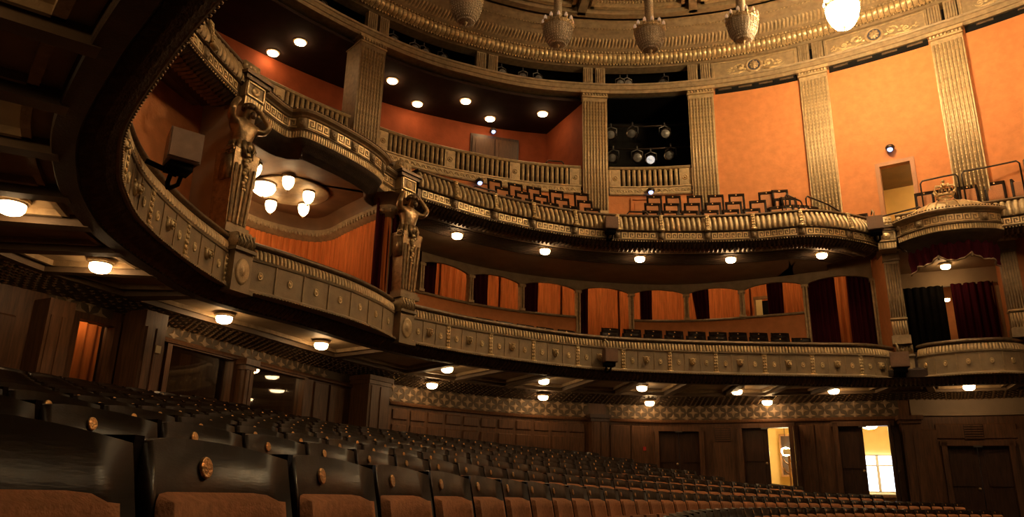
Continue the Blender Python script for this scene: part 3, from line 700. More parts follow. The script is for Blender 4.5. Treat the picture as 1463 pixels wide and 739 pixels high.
# caryatids ---------------------------------------------------------
def caryatid(x, y, ang, z0, z1, label):
    M = Matrix.Translation((x, y, z0)) @ Matrix.Rotation(ang, 4, 'Z') @ Matrix.Diagonal((1.22, 1.15, 1, 1))
    r = empty('caryatid', M, label, 'statue', 'caryatids of the royal box'); H = z1-z0
    hp = H*.60
    mb = MB()
    mb.add([(-.19, -.17, .16), (.19, -.17, .16), (.19, .2, .16), (-.19, .2, .16), (-.24, -.22, hp), (.24, -.22, hp), (.24, .2, hp), (-.24, .2, hp)], [(0, 1, 5, 4), (1, 2, 6, 5), (2, 3, 7, 6), (3, 0, 4, 7), (4, 5, 6, 7)])
    for i in range(5):
        u = (i-2)/2.6; mb.tube([(u*.19, -.175, .22), (u*.235, -.222, hp-.3)], .026, 6)
    mb.build('tapered_pedestal', 'statue_gold', r, local=True)
    mb = MB(); mb.box((0, 0, .05), (.5, .5, .1)); mb.box((0, 0, .13), (.44, .44, .08)); mb.build('base', 'gold_dull', r, local=True)
    for sx in (-1, 1):
        mb = MB(); pts = []
        for i in range(22):
            a = i*.55; rr = .095*(1-i/26); pts.append((sx*.26, -.14+rr*math.cos(a), hp-.07+rr*math.sin(a)))
        mb.tube(pts, .02, 6); mb.box((sx*.23, -.06, hp-.35), (.07, .22, .5)); mb.build('volute', 'statue_gold', r, True, local=True)
    mb = MB()
    for i in range(12): mb.ball((.03*math.sin(i*1.9), -.235+.01*(i > 6), hp-.08-i*.06), .055-.0025*i, n=6, k=4, sq=(1.1, .7, 1.1))
    mb.build('garland', 'gold_bright', r, True, local=True)
    # telamon: torso, head bowed, both arms folded up to the load
    T = H*.40; zt = hp
    V = [((0, -.02, zt-.05), .19), ((0, -.04, zt+T*.16), .165), ((0, -.06, zt+T*.36), .18), ((0, -.06, zt+T*.52), .20), ((0, -.07, zt+T*.63), .09), ((0, -.12, zt+T*.72), .085), ((0, -.15, zt+T*.80), .105), ((0, -.13, zt+T*.90), .085),
         ((-.2, -.05, zt+T*.56), .10), ((-.33, -.13, zt+T*.52), .075), ((-.38, -.20, zt+T*.66), .06), ((-.27, -.13, zt+T*.86), .055), ((-.18, -.08, zt+T*.97), .05),
         ((.2, -.05, zt+T*.56), .10), ((.33, -.13, zt+T*.52), .075), ((.38, -.20, zt+T*.66), .06), ((.27, -.13, zt+T*.86), .055), ((.18, -.08, zt+T*.97), .05)]
    Eg = [(0, 1), (1, 2), (2, 3), (3, 4), (4, 5), (5, 6), (6, 7), (3, 8), (8, 9), (9, 10), (10, 11), (11, 12), (3, 13), (13, 14), (14, 15), (15, 16), (16, 17)]
    me = bpy.data.meshes.new('telamon_figure'); me.from_pydata([v for v, _ in V], Eg, []); me.materials.append(MATS['statue_gold'])
    o = bpy.data.objects.new('telamon_figure', me); COL.objects.link(o); o.parent = r
    sm = o.modifiers.new('skin', 'SKIN'); sm.use_smooth_shade = True
    for i, (_, rad) in enumerate(V): me.skin_vertices[0].data[i].radius = (rad, rad*.85)
    me.skin_vertices[0].data[0].use_root = True
    ss = o.modifiers.new('sub', 'SUBSURF'); ss.levels = 1; ss.render_levels = 2
    mb = MB()
    for i in range(9):
        a = math.pi*(.95+1.1*i/8); mb.tube([(.17*math.cos(a), -.05+.19*math.sin(a), zt-.12), (.2*math.cos(a), -.05+.2*math.sin(a), zt+T*.06), (.17*math.cos(a), -.04+.17*math.sin(a), zt+T*.17)], .045, 6)
    mb.build('drapery', 'statue_gold', r, True, local=True)
    mb = MB(); mb.ball((0, -.13, zt+T*.86), .12, sq=(1, 1, .8), n=10, k=6)
    for i in range(9): a = i*.7; mb.ball((.1*math.cos(a), -.14+.1*math.sin(a), zt+T*.83), .045, n=6, k=4)
    mb.ball((0, -.235, zt+T*.69), .06, sq=(1, .8, 1.3), n=8, k=5)
    mb.build('hair', 'bronze', r, True, local=True)
caryatid(-5.10, 12.84, angL, 4.30, 6.98, 'gilt telamon on a tapered pedestal in front of the grey flank wall')
caryatid(-2.56, 17.22, angR, 4.30, 6.98, 'gilt telamon on a tapered pedestal next to the arcade')

# ------------------------------------------------------------------ upper balcony front
ZU = 7.08
def key_units(mb, ring, a, b, z0, h, off, d=.018):
    n = max(1, int(round((b-a)/(h*1.0)))); w = (b-a)/n; t = .15
    R = [(0, 1, 0, t), (0, t, 0, 1), (0, .82, 1-t, 1), (.82-t, .82, .28, 1), (.34, .82, .28, .28+t), (.34, .34+t, .28, .66)]
    for i in range(n):
        for x0, x1, y0, y1 in R:
            s0, s1 = a+(i+x0)*w, a+(i+x1)*w; q0, q1 = z0+y0*h, z0+y1*h
            P = [ring.X(s0, off, q0), ring.X(s1, off, q0), ring.X(s1, off, q1), ring.X(s0, off, q1), ring.X(s0, off+d, q0), ring.X(s1, off+d, q0), ring.X(s1, off+d, q1), ring.X(s0, off+d, q1)]
            mb.add(P, [(4, 5, 6, 7), (0, 1, 5, 4), (1, 2, 6, 5), (2, 3, 7, 6), (3, 0, 4, 7)])
def rosette_mesh():
    mb = MB(); mb.box((0, 0, 0), (.16, .03, .2)); R90 = Matrix.Rotation(math.pi/2, 4, 'X'); mb.lathe([(0, .045), (.02, .04), (.03, .02), (.06, .035), (.07, .01), (.075, 0)], 12, Matrix.Translation((0, -.01, 0)) @ R90); return mb.mesh('rosette_block', 'gold_dull', True)
ROSE = rosette_mesh()
USTRIP = strip_mesh(.44, .11)
GAD = [(.05, ZU+.30), (.07, ZU+.36), (.06, ZU+.46), (.0, ZU+.58), (-.06, ZU+.68), (-.09, ZU+.74)]
def upper_front(ring, label, strips, a=0., b=None):
    b = ring.len if b is None else b; c = ring.P((a+b)/2); r = empty('balcony', (c.x, c.y, ZU), label, 'balcony')
    mb = MB(); sweep(mb, ring, a, b, [(-.35, ZU), (.0, ZU), (.02, ZU+.015), (.02, ZU+.03), (0, ZU+.04), (0, ZU+.26), (.03, ZU+.265), (.05, ZU+.28), (.04, ZU+.30), (-.1, ZU+.30)]); mb.build('key_band', 'bronze', r)
    mb = MB(); sweep(mb, ring, a, b, [(o-.03, z) for o, z in GAD]); mb.build('gadroon_ground', 'gold_dull', r, True)
    mb = MB(); ribs(mb, ring, a, b, .15, GAD, .045, .7); mb.build('gadroon_ribs', 'gold', r, True, kind='stuff')
    mb = MB(); sweep(mb, ring, a, b, [(-.12, ZU+.74), (-.05, ZU+.75), (-.03, ZU+.78), (-.05, ZU+.82), (-.2, ZU+.83), (-.4, ZU+.83), (-.42, ZU+.3)]); mb.build('rail', 'bronze', r, True)
    mb = MB(); n = int((b-a)/.075)
    for i in range(n): mb.ball(ring.X(a+(i+.5)*.075, .0, ZU-.012), .022, n=5, k=3)
    mb.build('bead_row', 'gold_bright', r, True, kind='stuff')
    ss = [s for s in strips]
    for s in ss:
        Fm = ring.F(s, .13, ZU+.31) @ Matrix.Rotation(R_(-14), 4, 'X')
        place('foliate_strip', USTRIP, Fm, r); place('rosette_block', ROSE, ring.F(s, .015, ZU+.15), r)
    ed = [a]+ss+[b]
    for s0, s1 in zip(ed, ed[1:]):
        if s1-s0 < .4: continue
        mb = MB(); key_units(mb, ring, s0+.13, s1-.13, ZU+.055, .185, 0); mb.build('greek_key_panel', 'gold_bright', r)
    # dark leaf cove below
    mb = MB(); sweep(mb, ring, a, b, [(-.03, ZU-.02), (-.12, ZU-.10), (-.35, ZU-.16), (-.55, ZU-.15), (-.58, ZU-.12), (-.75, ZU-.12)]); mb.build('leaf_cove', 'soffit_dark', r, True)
    mb = MB()
    for row, (o0, o1, z0_, z1_) in enumerate(((-.04, -.2, ZU-.05, ZU-.15), (-.22, -.5, ZU-.15, ZU-.18))):
        n = int((b-a)/.12)
        for i in range(n):
            c0 = a+(i+.5+row*.5)*.12; mb.add([ring.X(c0-.05, o0, z0_+.02), ring.X(c0, o0, z0_-.02), ring.X(c0+.05, o0, z0_+.02), ring.X(c0-.04, o1, z1_+.02), ring.X(c0, o1, z1_-.025), ring.X(c0+.04, o1, z1_+.02)], [(0, 1, 4, 3), (1, 2, 5, 4)])
    mb.build('leaf_fringe', 'bronze', r, kind='stuff')
    return r
u3az = [-4.75, -1.5, 1.6, 4.95, 8.3, 11.7, 15.2, 18.6, 22.0, 25.2]
upper_front(U3, 'long upper balcony front with gadroons above a Greek key band', [U3.b(x) for x in u3az])
upper_front(U1, 'upper balcony front left of the royal box canopy, seen from below', [U1.len-1.3, U1.len-2.6, U1.len-3.9])
upper_front(Ring([(-5.15, 13.4), (-4.75, 14.7), (-3.9, 16.3), (-2.95, 17.55)]), 'gadrooned parapet set behind the royal box canopy', [])
upper_front(Ring([(10.85, 20.2), (11.8, 19.55), (13.1, 18.85), (14.8, 17.6)]), 'gadrooned upper parapet running behind the crowned hood of the side box', [])
# canopy fronts of the royal box and of the crowned side box
def canopy(ring, label, zb, blocks, parent=None):
    c = ring.P(ring.len/2); r = empty('box_canopy', (c.x, c.y, zb), label, 'canopy')
    a, b = 0, ring.len
    mb = MB(); sweep(mb, ring, a, b, [(-.4, zb), (-.02, zb), (-.02, zb+.14), (0, zb+.15), (0, zb+.16), (.03, zb+.18), (0, zb+.20), (0, zb+.44), (.03, zb+.45), (.05, zb+.48), (.12, zb+.52), (.14, zb+.56), (.12, zb+.60), (0, zb+.63), (-.4, zb+.64)], .08); mb.build('body', 'gold_dull', r)
    mb = MB(); ribs(mb, ring, a, b, .062, [(-.015, zb+.01), (-.015, zb+.14)], .02, .7); mb.build('flute_fringe', 'gold_bright', r, kind='stuff')
    mb = MB(); n = int((b-a)/.075)
    for i in range(n): mb.ball(ring.X(a+(i+.5)*.075, .11, zb+.615), .028, n=5, k=3)
    mb.build('leaf_cresting', 'bronze', r, True, kind='stuff')
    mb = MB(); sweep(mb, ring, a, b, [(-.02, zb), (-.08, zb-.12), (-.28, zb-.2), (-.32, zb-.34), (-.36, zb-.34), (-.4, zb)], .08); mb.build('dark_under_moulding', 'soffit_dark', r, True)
    ed = [a]+blocks+[b]
    for s in blocks: place('rosette_block', ROSE, ring.F(s, .015, zb+.32), r)
    for s0, s1 in zip(ed, ed[1:]):
        mb = MB(); key_units(mb, ring, s0+.12, s1-.12, zb+.22, .20, 0); mb.build('greek_key_panel', 'gold_bright', r)
    return r
k = U2.len
canopy(U2, 'bulging Greek key canopy over the royal box', 6.95, [k*.245, k*.40, k*.53, k*.66, k*.77])
cr = canopy(U4, 'bulging Greek key canopy with ribbed hood over the side box', 7.02, [U4.len*.25, U4.len*.78])
mb = MB(); vs = []; fs = []; n = 24        # ribbed hood
for i in range(n+1):
    t = U4.len*i/n; u = abs(i/n*2-1); hh = .34*(1-u**2.2)
    for off, z in ((0, .60), (-.06, .62+hh*.5), (-.2, .62+hh*.85), (-.45, .64+hh), (-.7, .64+hh)): vs.append(U4.X(t, off, 7.02+z))
for i in range(n): fs += [(i*5+j, (i+1)*5+j, (i+1)*5+j+1, i*5+j+1) for j in range(4)]
mb.add(vs, fs); mb.build('hood', 'gold', cr, True)
for i in range(1, 10):
    u = abs(i/10*2-1); hh = .34*(1-u**2.2); t = U4.len*i/10; t2 = U4.len*(.5+(i/10-.5)*.75)
    mb = MB(); mb.tube([U4.X(t, .02, 7.63), U4.X(t+(t2-t)*.4, -.05, 7.65+hh*.5), U4.X(t2, -.2, 7.65+hh*.88), U4.X(t2, -.45, 7.67+hh)], .022, 6); mb.build('hood_rib', 'gold_bright', cr, True)
# crown
q = U4.X(U4.len*.5, -.12, 7.98); cw = empty('crown', q, 'gilt openwork crown on the ribbed hood of the side box', 'crown')
mb = MB(); mb.lathe([(.17, 0), (.2, 0), (.21, .04), (.2, .08), (.17, .08), (.17, 0)], 20, Matrix.Translation(q)); mb.build('circlet', 'gold_bright', cw, True)
for i in range(8):
    a = i*math.pi/4; d = Vector((math.cos(a), math.sin(a), 0)); mb = MB(); mb.tube([q+d*.19+Vector((0, 0, .07)), q+d*.28+Vector((0, 0, .2)), q+d*.22+Vector((0, 0, .32)), q+d*.06+Vector((0, 0, .33)), q+Vector((0, 0, .29))], .024, 6); mb.build('arch', 'gold_bright', cw, True)
    mb = MB(); mb.ball(q+d*.24+Vector((0, 0, .12)), .035, n=6, k=4); mb.build('leaf_point', 'gold_bright', cw, True)
mb = MB(); mb.ball(q+Vector((0, 0, .36)), .06); mb.box(q+Vector((0, 0, .46)), (.03, .03, .12)); mb.box(q+Vector((0, 0, .47)), (.09, .03, .03)); mb.build('orb', 'gold_bright', cw, True)

# piers of the upper balcony above caryatids / pilasters
def up_pier(x, y, ang, label, z=6.93):
    r = empty('balcony_pier', Matrix.Translation((x, y, z)) @ Matrix.Rotation(ang, 4, 'Z'), label, 'pier')
    mb = MB(); mb.box((0, .1, .1), (.46, .5, .2)); mb.box((0, .1, .36), (.5, .54, .32)); mb.build('block', 'gold_dull', r, local=True)
    mb = MB(); mb.box((0, .1, .57), (.62, .66, .09)); mb.box((0, .1, .65), (.7, .74, .07)); mb.build('cornice', 'bronze', r, local=True)
    mb = MB()
    for i in range(7): mb.box((-.21+i*.07, -.155, .1), (.04, .03, .16))
    mb.build('flute_fringe', 'gold_bright', r, local=True)
    mb = MB()
    for d, s in (((0, -.18, .5), (.44, .03, .03)), ((0, -.18, .23), (.44, .03, .03)), ((-.21, -.18, .365), (.03, .03, .28)), ((.21, -.18, .365), (.03, .03, .28))): mb.box(d, s)
    mb.build('square_frame', 'gold_bright', r, local=True)
    mb = MB(); mb.lathe([(0, .05), (.03, .04), (.05, .02), (.09, .03), (.11, 0)], 14, Matrix.Translation((0, -.17, .365)) @ Matrix.Rotation(math.pi/2, 4, 'X')); mb.build('rosette', 'gold_bright', r, True, local=True)
    mb = MB(); mb.box((0, .2, .85), (.4, .4, .34))
    for i in range(4):
        for j in range(3): mb.ball((-.15+i*.1, -.02+.03*j, .74+j*.1), .06, n=6, k=4)
    mb.build('acanthus_crest', 'gold', r, True, local=True)
up_pier(-5.14, 13.08, angL, 'rosette block on the upper balcony over the caryatid by the flank wall')
up_pier(-2.72, 17.52, angR, 'rosette block on the upper balcony over the caryatid by the arcade')
PL = (10.75, 20.62); PR = (13.35, 19.25)
angB = ang_of((1, -.48))
up_pier(*PL, angB, 'rosette block over the side box pilaster next to the hanging loudspeaker', 6.95)
up_pier(*PR, angB, 'rosette block over the far pilaster of the side box', 6.95)

# upper soffit with lamps
us = empty('soffit', (U3.P(6).x, U3.P(6).y, 7.0), 'dark grooved soffit under the upper balcony above the arcade', 'soffit')
mb = MB(); vs = []; fs = []; n = 80; m = 5
def BU(ring, t): 
    return B.X(B.near(ring.X(t, -3.0, 0)), AW, 0)
for i in range(n+1):
    t = U3.len*i/n; p = U3.X(t, -.7, 0); q = BU(U3, t)
    for j in range(m+1): k = j/m; r3 = p.lerp(q, k); vs.append((r3.x, r3.y, 6.98-.0*k))
for i in range(n): fs += [(i*(m+1)+j, (i+1)*(m+1)+j, (i+1)*(m+1)+j+1, i*(m+1)+j+1) for j in range(m)]
mb.add(vs, fs); mb.build('ceiling_field', 'soffit_upper', us)
mb = MB(); slab(mb, B, bs(-6.5), bs(16), AW+.02, 2.3, 7.0, 7.05); slab(mb, B, bs(16), bs(23.5), AW+.02, 2.9, 7.0, 7.05); mb.build('rear_field', 'soffit_upper', us)
mb = MB()
for i in range(9):
    k = .06+i*.035
    ss = steps(0, U3.len, .4); vs = []; fs = []
    for t in ss:
        p = U3.X(t, -.7, 0); q = BU(U3, t); a_ = p.lerp(q, k); b_ = p.lerp(q, k+.014); vs += [(a_.x, a_.y, 6.98), (a_.x, a_.y, 6.955), (b_.x, b_.y, 6.955), (b_.x, b_.y, 6.98)]
    for i2 in range(len(ss)-1): fs += [(i2*4+j, i2*4+4+j, i2*4+5+j, i2*4+1+j) for j in range(3)]
    mb.add(vs, fs)
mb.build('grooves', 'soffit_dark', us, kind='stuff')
for i_, (az, el) in enumerate(((-4.4, 18.89), (2.6, 17.91), (10.0, 17.25), (16.8, 16.89), (23.2, 16.70))):
    rr = 6.86/math.tan(R_(el)); lamp(rr*math.sin(R_(az)), rr*math.cos(R_(az)), 6.97, ORD[i_]+' lamp from the right caryatid on the soffit above the arcade', 'soffit lamps above the arcade', .98)
# soffit over the left recess
mb = MB(); ss = steps(0, U1.len, .3); vs = []; fs = []
for t in ss: vs += [U1.X(t, -.7, 6.98), U1.X(t, -2.6, 6.98)]
mb.add(vs, [(i*2, i*2+2, i*2+3, i*2+1) for i in range(len(ss)-1)]); o = mb.build('soffit', 'soffit', label='plain dark soffit over the recess with the pale loudspeaker', cat='soffit')

# ------------------------------------------------------------------ side box with the crown
sb = empty('wall_side_box', (12.6, 21.0, 4.2), kind='structure')
XB = Matrix.Translation((11.0, 21.0, 0)) @ Matrix.Rotation(angB, 4, 'Z')
q0, q1 = B.X(bs(26.35), AW, 0), Vector((10.85, 21.12, 0)); mb = MB(); d_ = (q1-q0).normalized(); n_ = Vector((-d_.y, d_.x, 0))*-.06
mb.add([p_+Vector((0, 0, z_)) for z_ in (4.0, 7.2) for p_ in (q0, q1, q1-n_*2, q0-n_*2)], [(0, 1, 2, 3), (4, 5, 6, 7), (0, 1, 5, 4), (1, 2, 6, 5), (2, 3, 7, 6), (3, 0, 4, 7)]); mb.build('partition', 'orange_wall', sb)
mb = MB(); mb.box((1.35, 2.6, 6.8), (3.4, .12, .6), XB); mb.box((-.05, 2.6, 5.2), (.5, .12, 2.4), XB); mb.box((2.85, 2.6, 5.2), (.5, .12, 2.4), XB); mb.build('rear_wall', 'plaster', sb)
mb = MB(); mb.box((2.95, 1.3, 5.5), (.12, 2.6, 3.4), XB); mb.build('side_wall', 'orange_wall', sb)
mb = MB(); mb.box((1.35, 1.2, 7.05), (3.4, 2.9, .1), XB); mb.build('box_ceiling', 'plaster', sb)
mb = MB(); mb.box((1.35, 3.9, 5.6), (3.4, .1, 3.4), XB); mb.build('anteroom_wall', 'orange_wall', sb)
def xb(x, y): p = XB @ Vector((x, y, 0)); return (p.x, p.y)
curtain('black_curtain', xb(.2, 2.5), xb(1.42, 2.5), 4.3, 6.52, 'black', 6, .04, label='closed black curtain at the rear of the side box', cat='curtain')
curtain('red_curtain', xb(1.62, 2.5), xb(2.75, 2.5), 4.3, 6.54, 'curtain_red', 6, .05, label='dark red curtain at the rear of the side box beside the lit gap', cat='curtain')
p = xb(1.50, 1.7); lamp(p[0], p[1], 6.98, 'bright lamp on the ceiling of the crowned side box', None, .9)
p = xb(1.52, 3.1); lamp(p[0], p[1], 6.25, 'small lamp glowing through the curtain gap of the side box', None, .6)
# scalloped valance
mb = MB(); vs = []; fs = []; n = 60; ring = U4
for i in range(n+1):
    u = i/n; t = ring.len*u; d = .55+.20*abs(math.sin(u*math.pi*3.0))**.8*(1 if True else 0); 
    if u < .1 or u > .9: d += .35*(max(.1-u, u-.9)/.1)
    for j in range(7): k = j/6; vs.append(ring.X(t, -.3+.03*math.sin(u*70)*(.4+k)-.03*math.sin(k*9), 7.0-d*k))
for i in range(n): fs += [(i*7+j, (i+1)*7+j, (i+1)*7+j+1, i*7+j+1) for j in range(6)]
mb.add(vs, fs); c = U4.P(U4.len/2); va = empty('valance', (c.x, c.y, 6.3), 'scalloped dark red valance with fringe under the side box canopy', 'valance'); mb.build('cloth', 'curtain_red', va, True)
mb = MB(); mb.tube([vs[i*7+6] for i in range(n+1)], .025, 5); mb.build('fringe', 'gold_dull', va, True)
for u in (.333, .667):
    mb = MB(); q = ring.X(ring.len*u, -.3, 6.42); mb.ball(q, .03, n=6, k=4); mb.tube([q, q-Vector((0, 0, .1))], [.02, .035], 6); mb.build('tassel', 'gold_dull', va, True)
RWr = Ring([(13.72, 19.85), (15.2, 19.0), (16.6, 17.8), (17.8, 16.2)]); mb = MB(); slab(mb, RWr, 0, RWr.len, -.15, 0, 3.0, 7.4); mb.build('wall_right', 'orange_wall', kind='structure')
lower_front(Ring([(13.95, 19.75), (15.1, 18.9), (16.4, 17.7), (17.4, 16.3)]), 'lower balcony front with lion masks beyond the side box', 'mask', strips=[.1, 1.4, 2.7, 4.0])
# fluted pilasters of the side box
def pil_small(x, y, label):
    r = empty('fluted_pilaster', Matrix.Translation((x, y, 4.3)) @ Matrix.Rotation(angB, 4, 'Z'), label, 'pilaster'); H = 2.55
    mb = MB(); mb.box((0, .12, H/2), (.4, .3, H)); mb.build('shaft', 'gold_dull', r, local=True)
    for i in range(6):
        mb = MB(); x0 = -.165+i*.066; mb.tube([(x0, -.035, .78), (x0, -.035, H-.2)], .022, 6); mb.build('flute', 'gold', r, True, local=True)
    mb = MB()
    for i in range(6): x0 = -.165+i*.066; mb.tube([(x0, -.035, .28), (x0, -.035, .66)], .02, 6)
    mb.box((0, .1, .72), (.44, .34, .05)); mb.build('lower_fluting', 'gold', r, True, local=True)
    mb = MB(); mb.box((0, .1, .12), (.48, .4, .24)); mb.build('base', 'gold_dull', r, local=True)
    mb = MB(); mb.box((0, .1, H-.08), (.46, .38, .06)); mb.box((0, .1, H+.06), (.44, .36, .22)); mb.build('capital', 'gold_dull', r, local=True)
pil_small(11.0, 21.0, 'fluted pilaster between the orange wall strip and the side box')
pil_small(13.55, 19.72, 'fluted pilaster on the far side of the side box')

# ------------------------------------------------------------------ gallery floor, wall, pilasters, loggia
Uall = Ring([(-4.4, 6.3), (-5.0, 8.2), (-5.35, 9.8), (-5.4, 11.5), (-5.1, 13.2), (-4.3, 15.2), (-2.9, 17.3), (-1.6, 18.4), (-.62, 19.18), (1.0, 20.05), (2.77, 20.6), (5.07, 20.6), (6.9, 20.33), (8.48, 19.98), (9.8, 20.25), (10.7, 20.3), (11.8, 19.55), (13.1, 18.85), (14.8, 17.6)])
mb = MB(); vs = []; fs = []; n = 110
for i in range(n+1):
    t = Uall.len*i/n; gi = Uall.X(t, -.4, 0); g = G.P(G.near(Uall.X(t, -2.6, 0)))
    vs += [(gi.x, gi.y, 7.3), (g.x, g.y, 9.15-1.25*min(1, max(0, (math.degrees(math.atan2(g.x, g.y))-21.5)/2.5))), (g.x, g.y, 7.2), (gi.x, gi.y, 7.16)]
gs = G.b
mb.add(vs, [(i*4+j, i*4+4+j, i*4+4+(j+1) % 4, i*4+(j+1) % 4) for i in range(n) for j in range(4)]); mb.build('floor_gallery', 'floor_carpet', kind='structure')
gw = empty('wall_gallery', (G.P(gs(10)).x, G.P(gs(10)).y, 9.2), kind='structure')
GZ0, GZB, GZR, GZT = 7.3, 9.86, 10.88, 13.70
pil_az = [6.62, 15.3, 23.95, 33.2]
mb = MB()
slab(mb, G, 2, gs(27.65), -.2, 0, GZ0, GZB-.02); slab(mb, G, gs(29.75), G.len, -.2, 0, GZ0, GZB-.02)
slab(mb, G, gs(15.3), gs(27.65), -.2, 0, GZB-.02, GZT+.05); slab(mb, G, gs(29.75), G.len, -.2, 0, GZB-.02, GZT+.05); slab(mb, G, gs(27.65), gs(29.75), -.2, 0, 9.85, GZT+.05)
mb.build('orange_field', 'orange_wall', gw)
# black strip painted as the shadow gap above the fields
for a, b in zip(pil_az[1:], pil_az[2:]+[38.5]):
    mb = MB(); s0, s1 = gs(a)+.5, (gs(b)-.5 if b < 38 else G.len); slab(mb, G, s0, s1, 0.0, .02, GZT-.22, GZT+.02); o = mb.build('shadow_strip', 'black', gw)
    mb = MB(); n = 4
    for i in range(n): c = s0+(s1-s0)*(i+.5)/n; slab(mb, G, c-.22, c+.22, .01, .05, GZT-.1, GZT-.04)
    mb.build('slot_trim', 'bronze', gw)
# doors under the balustrade
for az0, az1 in ((9.4, 11.2),):
    mb = MB(); s0, s1 = gs(az0), gs(az1)
    for a, b, z0, z1 in ((s0, s0+.07, 8.0, 9.75), (s1-.07, s1, 8.0, 9.75), (s0, s1, 9.68, 9.75)): slab(mb, G, a, b, 0, .05, z0, z1)
    slab(mb, G, s0+.14, s1-.14, 0, .03, 8.2, 9.55); mb.build('jib_door', 'orange_wall', gw)
PIL = MB(); Hp = 4.55; wp = .86
PIL.box((0, -.01, Hp/2), (wp, .14, Hp)); me_sh = PIL.mesh('shaft', 'gold')
FL = MB(); FL.tube([(0, 0, .1), (0, 0, Hp-.38)], .034, 6); me_fl = FL.mesh('flute', 'gold', True)
BD = MB()
for i in range(34): BD.ball((0, -.03, .2+i*.117), .021, n=5, k=3)
me_bd = BD.mesh('bead_string', 'gold_bright', True)
CP = MB(); CP.box((0, .02, Hp-.03), (wp+.12, .44, .1)); CP.box((0, .03, Hp-.2), (wp+.05, .38, .06))
for i in range(9): CP.ball((-.4+i*.1, -.13, Hp-.12), .052, n=6, k=4)
me_cp = CP.mesh('capital', 'gold', False)
plabels = ['tall beaded pilaster between the balustraded loggia and the dark spotlight bay', 'tall beaded pilaster between the spotlight bay and the orange wall', 'tall beaded pilaster between two orange wall fields left of the lit doorway', 'tall beaded pilaster right of the lit gallery doorway']
def pil_parts(H):
    a = MB().box((0, -.01, H/2), (wp, .14, H)).mesh('shaft', 'gold'); b = MB().tube([(0, 0, .1), (0, 0, H-.38)], .034, 6).mesh('flute', 'gold', True); c = MB()
    for i in range(int((H-.55)/.117)): c.ball((0, -.03, H-.45-i*.117), .021, n=5, k=3)
    return a, b, c.mesh('bead_string', 'gold_bright', True)
tall = pil_parts(5.75)
for az, lb in zip(pil_az, plabels):
    F = G.F(gs(az), .06, 9.15)
    if az > 20:
        F0 = G.F(gs(az), .06, 9.15-1.2); r = empty('pilaster', F0, lb, 'pilaster', 'tall gallery pilasters')
        place('shaft', tall[0], F0, r); place('capital', me_cp, F, r)
        for i in range(8): place('flute', tall[1], F0 @ Matrix.Translation((-.36+i*.103, -.085, 0)), r)
        for i in range(7): place('bead_string', tall[2], F0 @ Matrix.Translation((-.31+i*.103, -.06, 0)), r)['kind'] = 'stuff'
        continue
    r = empty('pilaster', F, lb, 'pilaster', 'tall gallery pilasters')
    place('shaft', me_sh, F, r); place('capital', me_cp, F, r)
    for i in range(8): place('flute', me_fl, F @ Matrix.Translation((-.36+i*.103, -.085, 0)), r)
    for i in range(7): place('bead_string', me_bd, F @ Matrix.Translation((-.31+i*.103, -.06, 0)), r)['kind'] = 'stuff'
# free-standing square pillar
F = G.F(gs(-12.35), -.28, 9.15); r = empty('square_pillar', F, 'square fluted pillar standing free at the edge of the loggia', 'pillar')
mb = MB(); mb.box((0, 0, Hp/2), (.9, .86, Hp)); mb.build('shaft', 'gold_dull', r, local=True)
mb = MB(); mb.box((0, 0, Hp-.03), (1.04, 1.0, .1)); mb.box((0, 0, Hp-.2), (.96, .92, .06))
for i in range(9): mb.ball((-.4+i*.1, -.47, Hp-.12), .052, n=6, k=4)
mb.build('capital', 'gold', r, local=True)
for i in range(8): place('flute', me_fl, F @ Matrix.Translation((-.36+i*.103, -.43, 0)), r)
for i in range(7): place('bead_string', me_bd, F @ Matrix.Translation((-.31+i*.103, -.41, 0)), r)['kind'] = 'stuff'

# balustrade of the loggia
SL = MB(); SL.tube([(0, 0, 0), (0, 0, .62)], .062, 8); me_sl = SL.mesh('slat', 'gold', True)
RO = MB(); RO.box((0, 0, .31), (.36, .12, .66)); RO.box((0, -.06, .31), (.24, .03, .5)); RO.lathe([(0, .05), (.03, .04), (.05, .01), (.08, .03), (.1, 0)], 14, Matrix.Translation((0, -.07, .31)) @ Matrix.Rotation(math.pi/2, 4, 'X')); me_ro = RO.mesh('rosette_post', 'gold', False)
SP = MB(); 
pts = [(.055*(1-i/16)*math.cos(i*.62), 0, .055*(1-i/16)*math.sin(i*.62)) for i in range(14)]; SP.tube(pts, .013, 5); SP.tube([(.055, 0, 0), (.09, 0, -.05), (.14, 0, -.06)], .013, 5); me_sp = SP.mesh('wave_scroll', 'gold_bright', True)
def balustrade(s0, s1, posts, label):
    c = G.P((s0+s1)/2); r = empty('balustrade', (c.x, c.y, GZB), label, 'balustrade')
    mb = MB(); sweep(mb, G, s0, s1, [(-.1, GZB-.03), (.06, GZB-.02), (.08, GZB+.02), (.05, GZB+.05), (.05, GZB+.24), (.08, GZB+.26), (.08, GZB+.30), (-.15, GZB+.30)]); mb.build('scroll_band', 'gold', r)
    mb = MB(); sweep(mb, G, s0, s1, [(-.12, GZR), (.06, GZR), (.09, GZR-.03), (.06, GZR-.08), (.02, GZR-.10), (-.12, GZR-.10)]); mb.build('hand_rail', 'gold', r)
    mb = MB(); sweep(mb, G, s0, s1, [(-.16, GZB+.28), (-.16, GZR-.06)]); mb.build('backing', 'black', r)
    n = int((s1-s0)/.19)
    for i in range(n): place('wave_scroll', me_sp, G.F(s0+(i+.5)*(s1-s0)/n, .06, GZB+.145), r)
    ed = [s0-.18]+list(posts)+[s1+.18]
    for p in posts: place('rosette_post', me_ro, G.F(p, -.02, GZB+.28), r)
    for a, b in zip(ed, ed[1:]):
        a2, b2 = a+.2, b-.2; n = max(1, int((b2-a2)/.165))
        for i in range(n): place('slat', me_sl, G.F(a2+(i+.5)*(b2-a2)/n, 0, GZB+.29), r)
